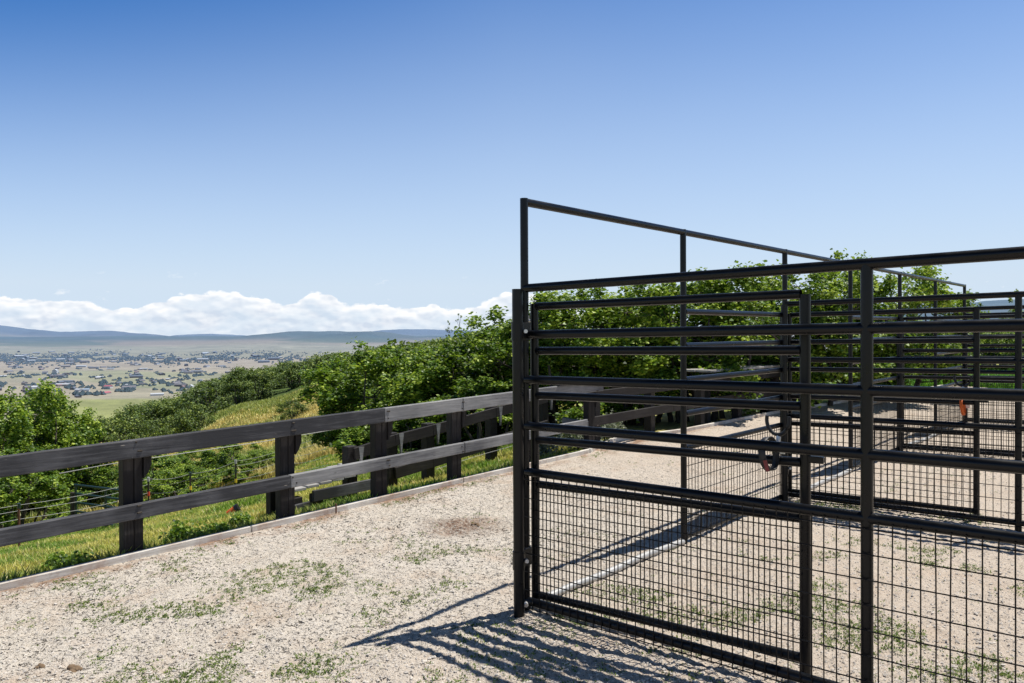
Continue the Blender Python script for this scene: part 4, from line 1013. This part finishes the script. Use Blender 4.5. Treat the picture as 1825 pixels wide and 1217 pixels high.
# ------------------------------------------------------------------ sky and light
SUN_EL = R_(66.3); AZ = math.atan2(.37, .94)      # azimuth from +Y towards +X
w = bpy.data.worlds.new('World'); w.cycles.sampling_method = 'MANUAL'; w.cycles.sample_map_resolution = 256; SC.world = w; w.use_nodes = True; nt = w.node_tree; nt.nodes.clear(); g = N(nt)
out = nt.nodes.new('ShaderNodeOutputWorld')
sky = g.n('TexSky', sky_type='NISHITA'); sky.sun_disc = False; sky.sun_elevation = SUN_EL; sky.sun_rotation = AZ; sky.altitude = 2100; sky.air_density = 1.0; sky.dust_density = .8; sky.ozone_density = 1.6
dirn = g.n('TexCoord').outputs['Generated']
sx = g.n('SeparateXYZ'); g.set(sx.inputs[0], dirn)
# azimuth relative to the view bearing, in photo columns (tan of angle)
fx, fy = float(FH[0]), float(FH[1]); rx, ry = float(RH[0]), float(RH[1])
fwd = g.math('ADD', g.math('MULTIPLY', sx.outputs[0], fx), g.math('MULTIPLY', sx.outputs[1], fy))
lat = g.math('ADD', g.math('MULTIPLY', sx.outputs[0], rx), g.math('MULTIPLY', sx.outputs[1], ry))
az = g.math('ARCTAN2', lat, fwd)                       # radians, right positive
hor = g.math('SQRT', g.math('ADD', g.math('MULTIPLY', fwd, fwd), g.math('MULTIPLY', lat, lat)))
el = g.math('ARCTAN2', sx.outputs[2], hor)
cloud_pts = [(-150,532),(0,528),(60,533),(130,534),(165,537),(215,549),(260,541),(300,531),(350,521),(400,519),(450,527),(480,531),(515,541),(540,526),(565,519),(600,529),(625,540),(660,539),(700,546),(745,548),(775,541),(800,549),(830,548),(870,533),(915,520),(980,530),(1060,560),(1150,585)]
cv = g.n('FloatCurve'); cm = cv.mapping.curves[0]
A0, A1 = -.7, .3
def colaz(u, v): a = math.atan((u-912.5)/FPX); return a, math.atan((594.7-.00543*(u-912)-v)/FPX*math.cos(a))
pts = [( (colaz(u,v)[0]-A0)/(A1-A0), colaz(u,v)[1]/.08) for u, v in cloud_pts]
cm.points[0].location = (0,.55); cm.points[1].location = (1,0)
for a, b in pts: cm.points.new(a, b)
cv.mapping.update(); g.set(cv.inputs['Value'], g.mapr(az, A0, A1))
top = g.math('MULTIPLY', cv.outputs[0], .08)
cvec = g.n('CombineXYZ'); g.set(cvec.inputs[0], az); g.set(cvec.inputs[1], g.math('MULTIPLY', el, 1.9)); cvv = cvec.outputs[0]
bil = g.n('TexVoronoi', feature='F1'); g.set(bil.inputs['Vector'], cvv); bil.inputs['Scale'].default_value = 62; bil.inputs['Detail'].default_value = 0
n1 = g.noise(cvv, 70, 4, .62); n0 = g.noise(cvv, 18, 2, .55)
edge = g.math('ADD', g.math('SUBTRACT', top, el), g.math('ADD', g.math('MULTIPLY', g.math('SUBTRACT', n1, .5), .008), g.math('MULTIPLY', g.math('SUBTRACT', .38, bil.outputs['Distance']), .007)))
mask = g.mapr(edge, -.0006, .0022, 0, 1, True)
# holes and thin parts lower in the bank
hole = g.mapr(g.math('ADD', n0, g.math('MULTIPLY', n1, .35)), .56, .78, 1., .45)
mask = g.math('MULTIPLY', mask, g.math('MAXIMUM', hole, g.mapr(edge, .016, .005)))
wisp = g.math('MULTIPLY', g.mapr(g.noise(cvv, 26, 4, .65), .64, .74), g.math('MULTIPLY', g.mapr(el, .03, .045), g.mapr(el, .085, .06)))
mask = g.math('MAXIMUM', g.math('MULTIPLY', mask, g.mapr(el, -.004, .012, .6, 1.)), g.math('MULTIPLY', wisp, .5))
shade = g.math('ADD', g.math('MULTIPLY', n1, .75), g.math('MULTIPLY', n0, .5))
up = g.n('VectorMath', operation='ADD'); g.set(up.inputs[0], cvv); up.inputs[1].default_value = (.003,.0095,0)
rel = g.math('SUBTRACT', g.noise(cvv, 38, 2, .55), g.noise(up.outputs[0], 38, 2, .55))
lit = g.mapr(g.math('ADD', g.math('MULTIPLY_ADD', rel, .8, g.math('MULTIPLY', shade, .5)), g.mapr(edge, .0, .02, .22, -.02)), .16, .56)
ccol = g.mix(lit, (.66,.74,.86), (1.08,1.08,1.08))
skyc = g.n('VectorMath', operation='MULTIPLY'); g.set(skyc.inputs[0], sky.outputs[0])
# paler towards the horizon and towards the right, where the sun stands; deep blue above that
rt = g.ramp(g.mapr(az, -.6, .6), [(0., .365), (.5, .53), (1., .545)])
f = g.math('DIVIDE', g.math('SUBTRACT', rt, el), g.math('SUBTRACT', rt, .06), clamp=True)
f = g.math('POWER', f, 1.4)
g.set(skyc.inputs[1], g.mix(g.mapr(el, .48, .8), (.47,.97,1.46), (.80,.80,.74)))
dim = g.n('VectorMath', operation='SCALE'); g.set(dim.inputs[0], skyc.outputs[0]); g.set(dim.inputs['Scale'], g.mapr(el, .5, 1.0, 1., .42))  # overhead sky dimmed and greyed to make shadows darker and less blue
patch = g.mapr(g.noise(cvv, 2.2, 3, .5), .3, .7, -.05, .05)
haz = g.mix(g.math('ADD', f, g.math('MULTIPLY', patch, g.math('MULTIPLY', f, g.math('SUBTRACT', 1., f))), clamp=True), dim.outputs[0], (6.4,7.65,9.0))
cl = g.n('VectorMath', operation='SCALE'); g.set(cl.inputs[0], ccol); cl.inputs['Scale'].default_value = 9.9
fin = g.mix(mask, haz, cl.outputs[0])
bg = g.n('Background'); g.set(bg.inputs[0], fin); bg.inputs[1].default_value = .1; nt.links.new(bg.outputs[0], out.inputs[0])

sd = bpy.data.lights.new('sun', 'SUN'); sd.energy = 5.5; sd.angle = R_(.53); sd.color = (1.,.955,.88); so = bpy.data.objects.new('sun', sd); COL.objects.link(so)
dv = Vector((math.sin(AZ)*math.cos(SUN_EL), math.cos(AZ)*math.cos(SUN_EL), math.sin(SUN_EL)))
so.rotation_euler = dv.to_track_quat('Z','Y').to_euler(); so.location = (0,0,30)

# ------------------------------------------------------------------ camera
cd = bpy.data.cameras.new('camera'); cd.sensor_width = 36; cd.lens = 36*FPX/1825; cd.clip_start = .05; cd.clip_end = 120000
co = bpy.data.objects.new('camera', cd); COL.objects.link(co); co.location = CAM; SC.camera = co
F3 = Vector((-math.sin(YAW)*math.cos(PITCH), math.cos(YAW)*math.cos(PITCH), math.sin(PITCH))); R3 = Vector((math.cos(YAW), math.sin(YAW), 0)); U3 = R3.cross(F3)
R2 = R3*math.cos(ROLL)+U3*math.sin(ROLL); U2 = -R3*math.sin(ROLL)+U3*math.cos(ROLL)
co.rotation_euler = Matrix((R2, U2, -F3)).transposed().to_euler()
SC.view_settings.view_transform = 'Standard'; SC.view_settings.look = 'None'; SC.view_settings.exposure = 0; SC.view_settings.gamma = 1
SC.cycles.max_bounces = 4; SC.cycles.diffuse_bounces = 2; SC.cycles.glossy_bounces = 2; SC.cycles.transmission_bounces = 2; SC.cycles.use_adaptive_sampling = True; SC.cycles.adaptive_threshold = .02; SC.cycles.transparent_max_bounces = 4; SC.cycles.use_denoising = True
for p in near+hill+sap:
    if '_used' in p: del p['_used']; del p['_h']
for o in list(SC.objects):
    for kk in ('_used','_h'):
        if kk in o: del o[kk]
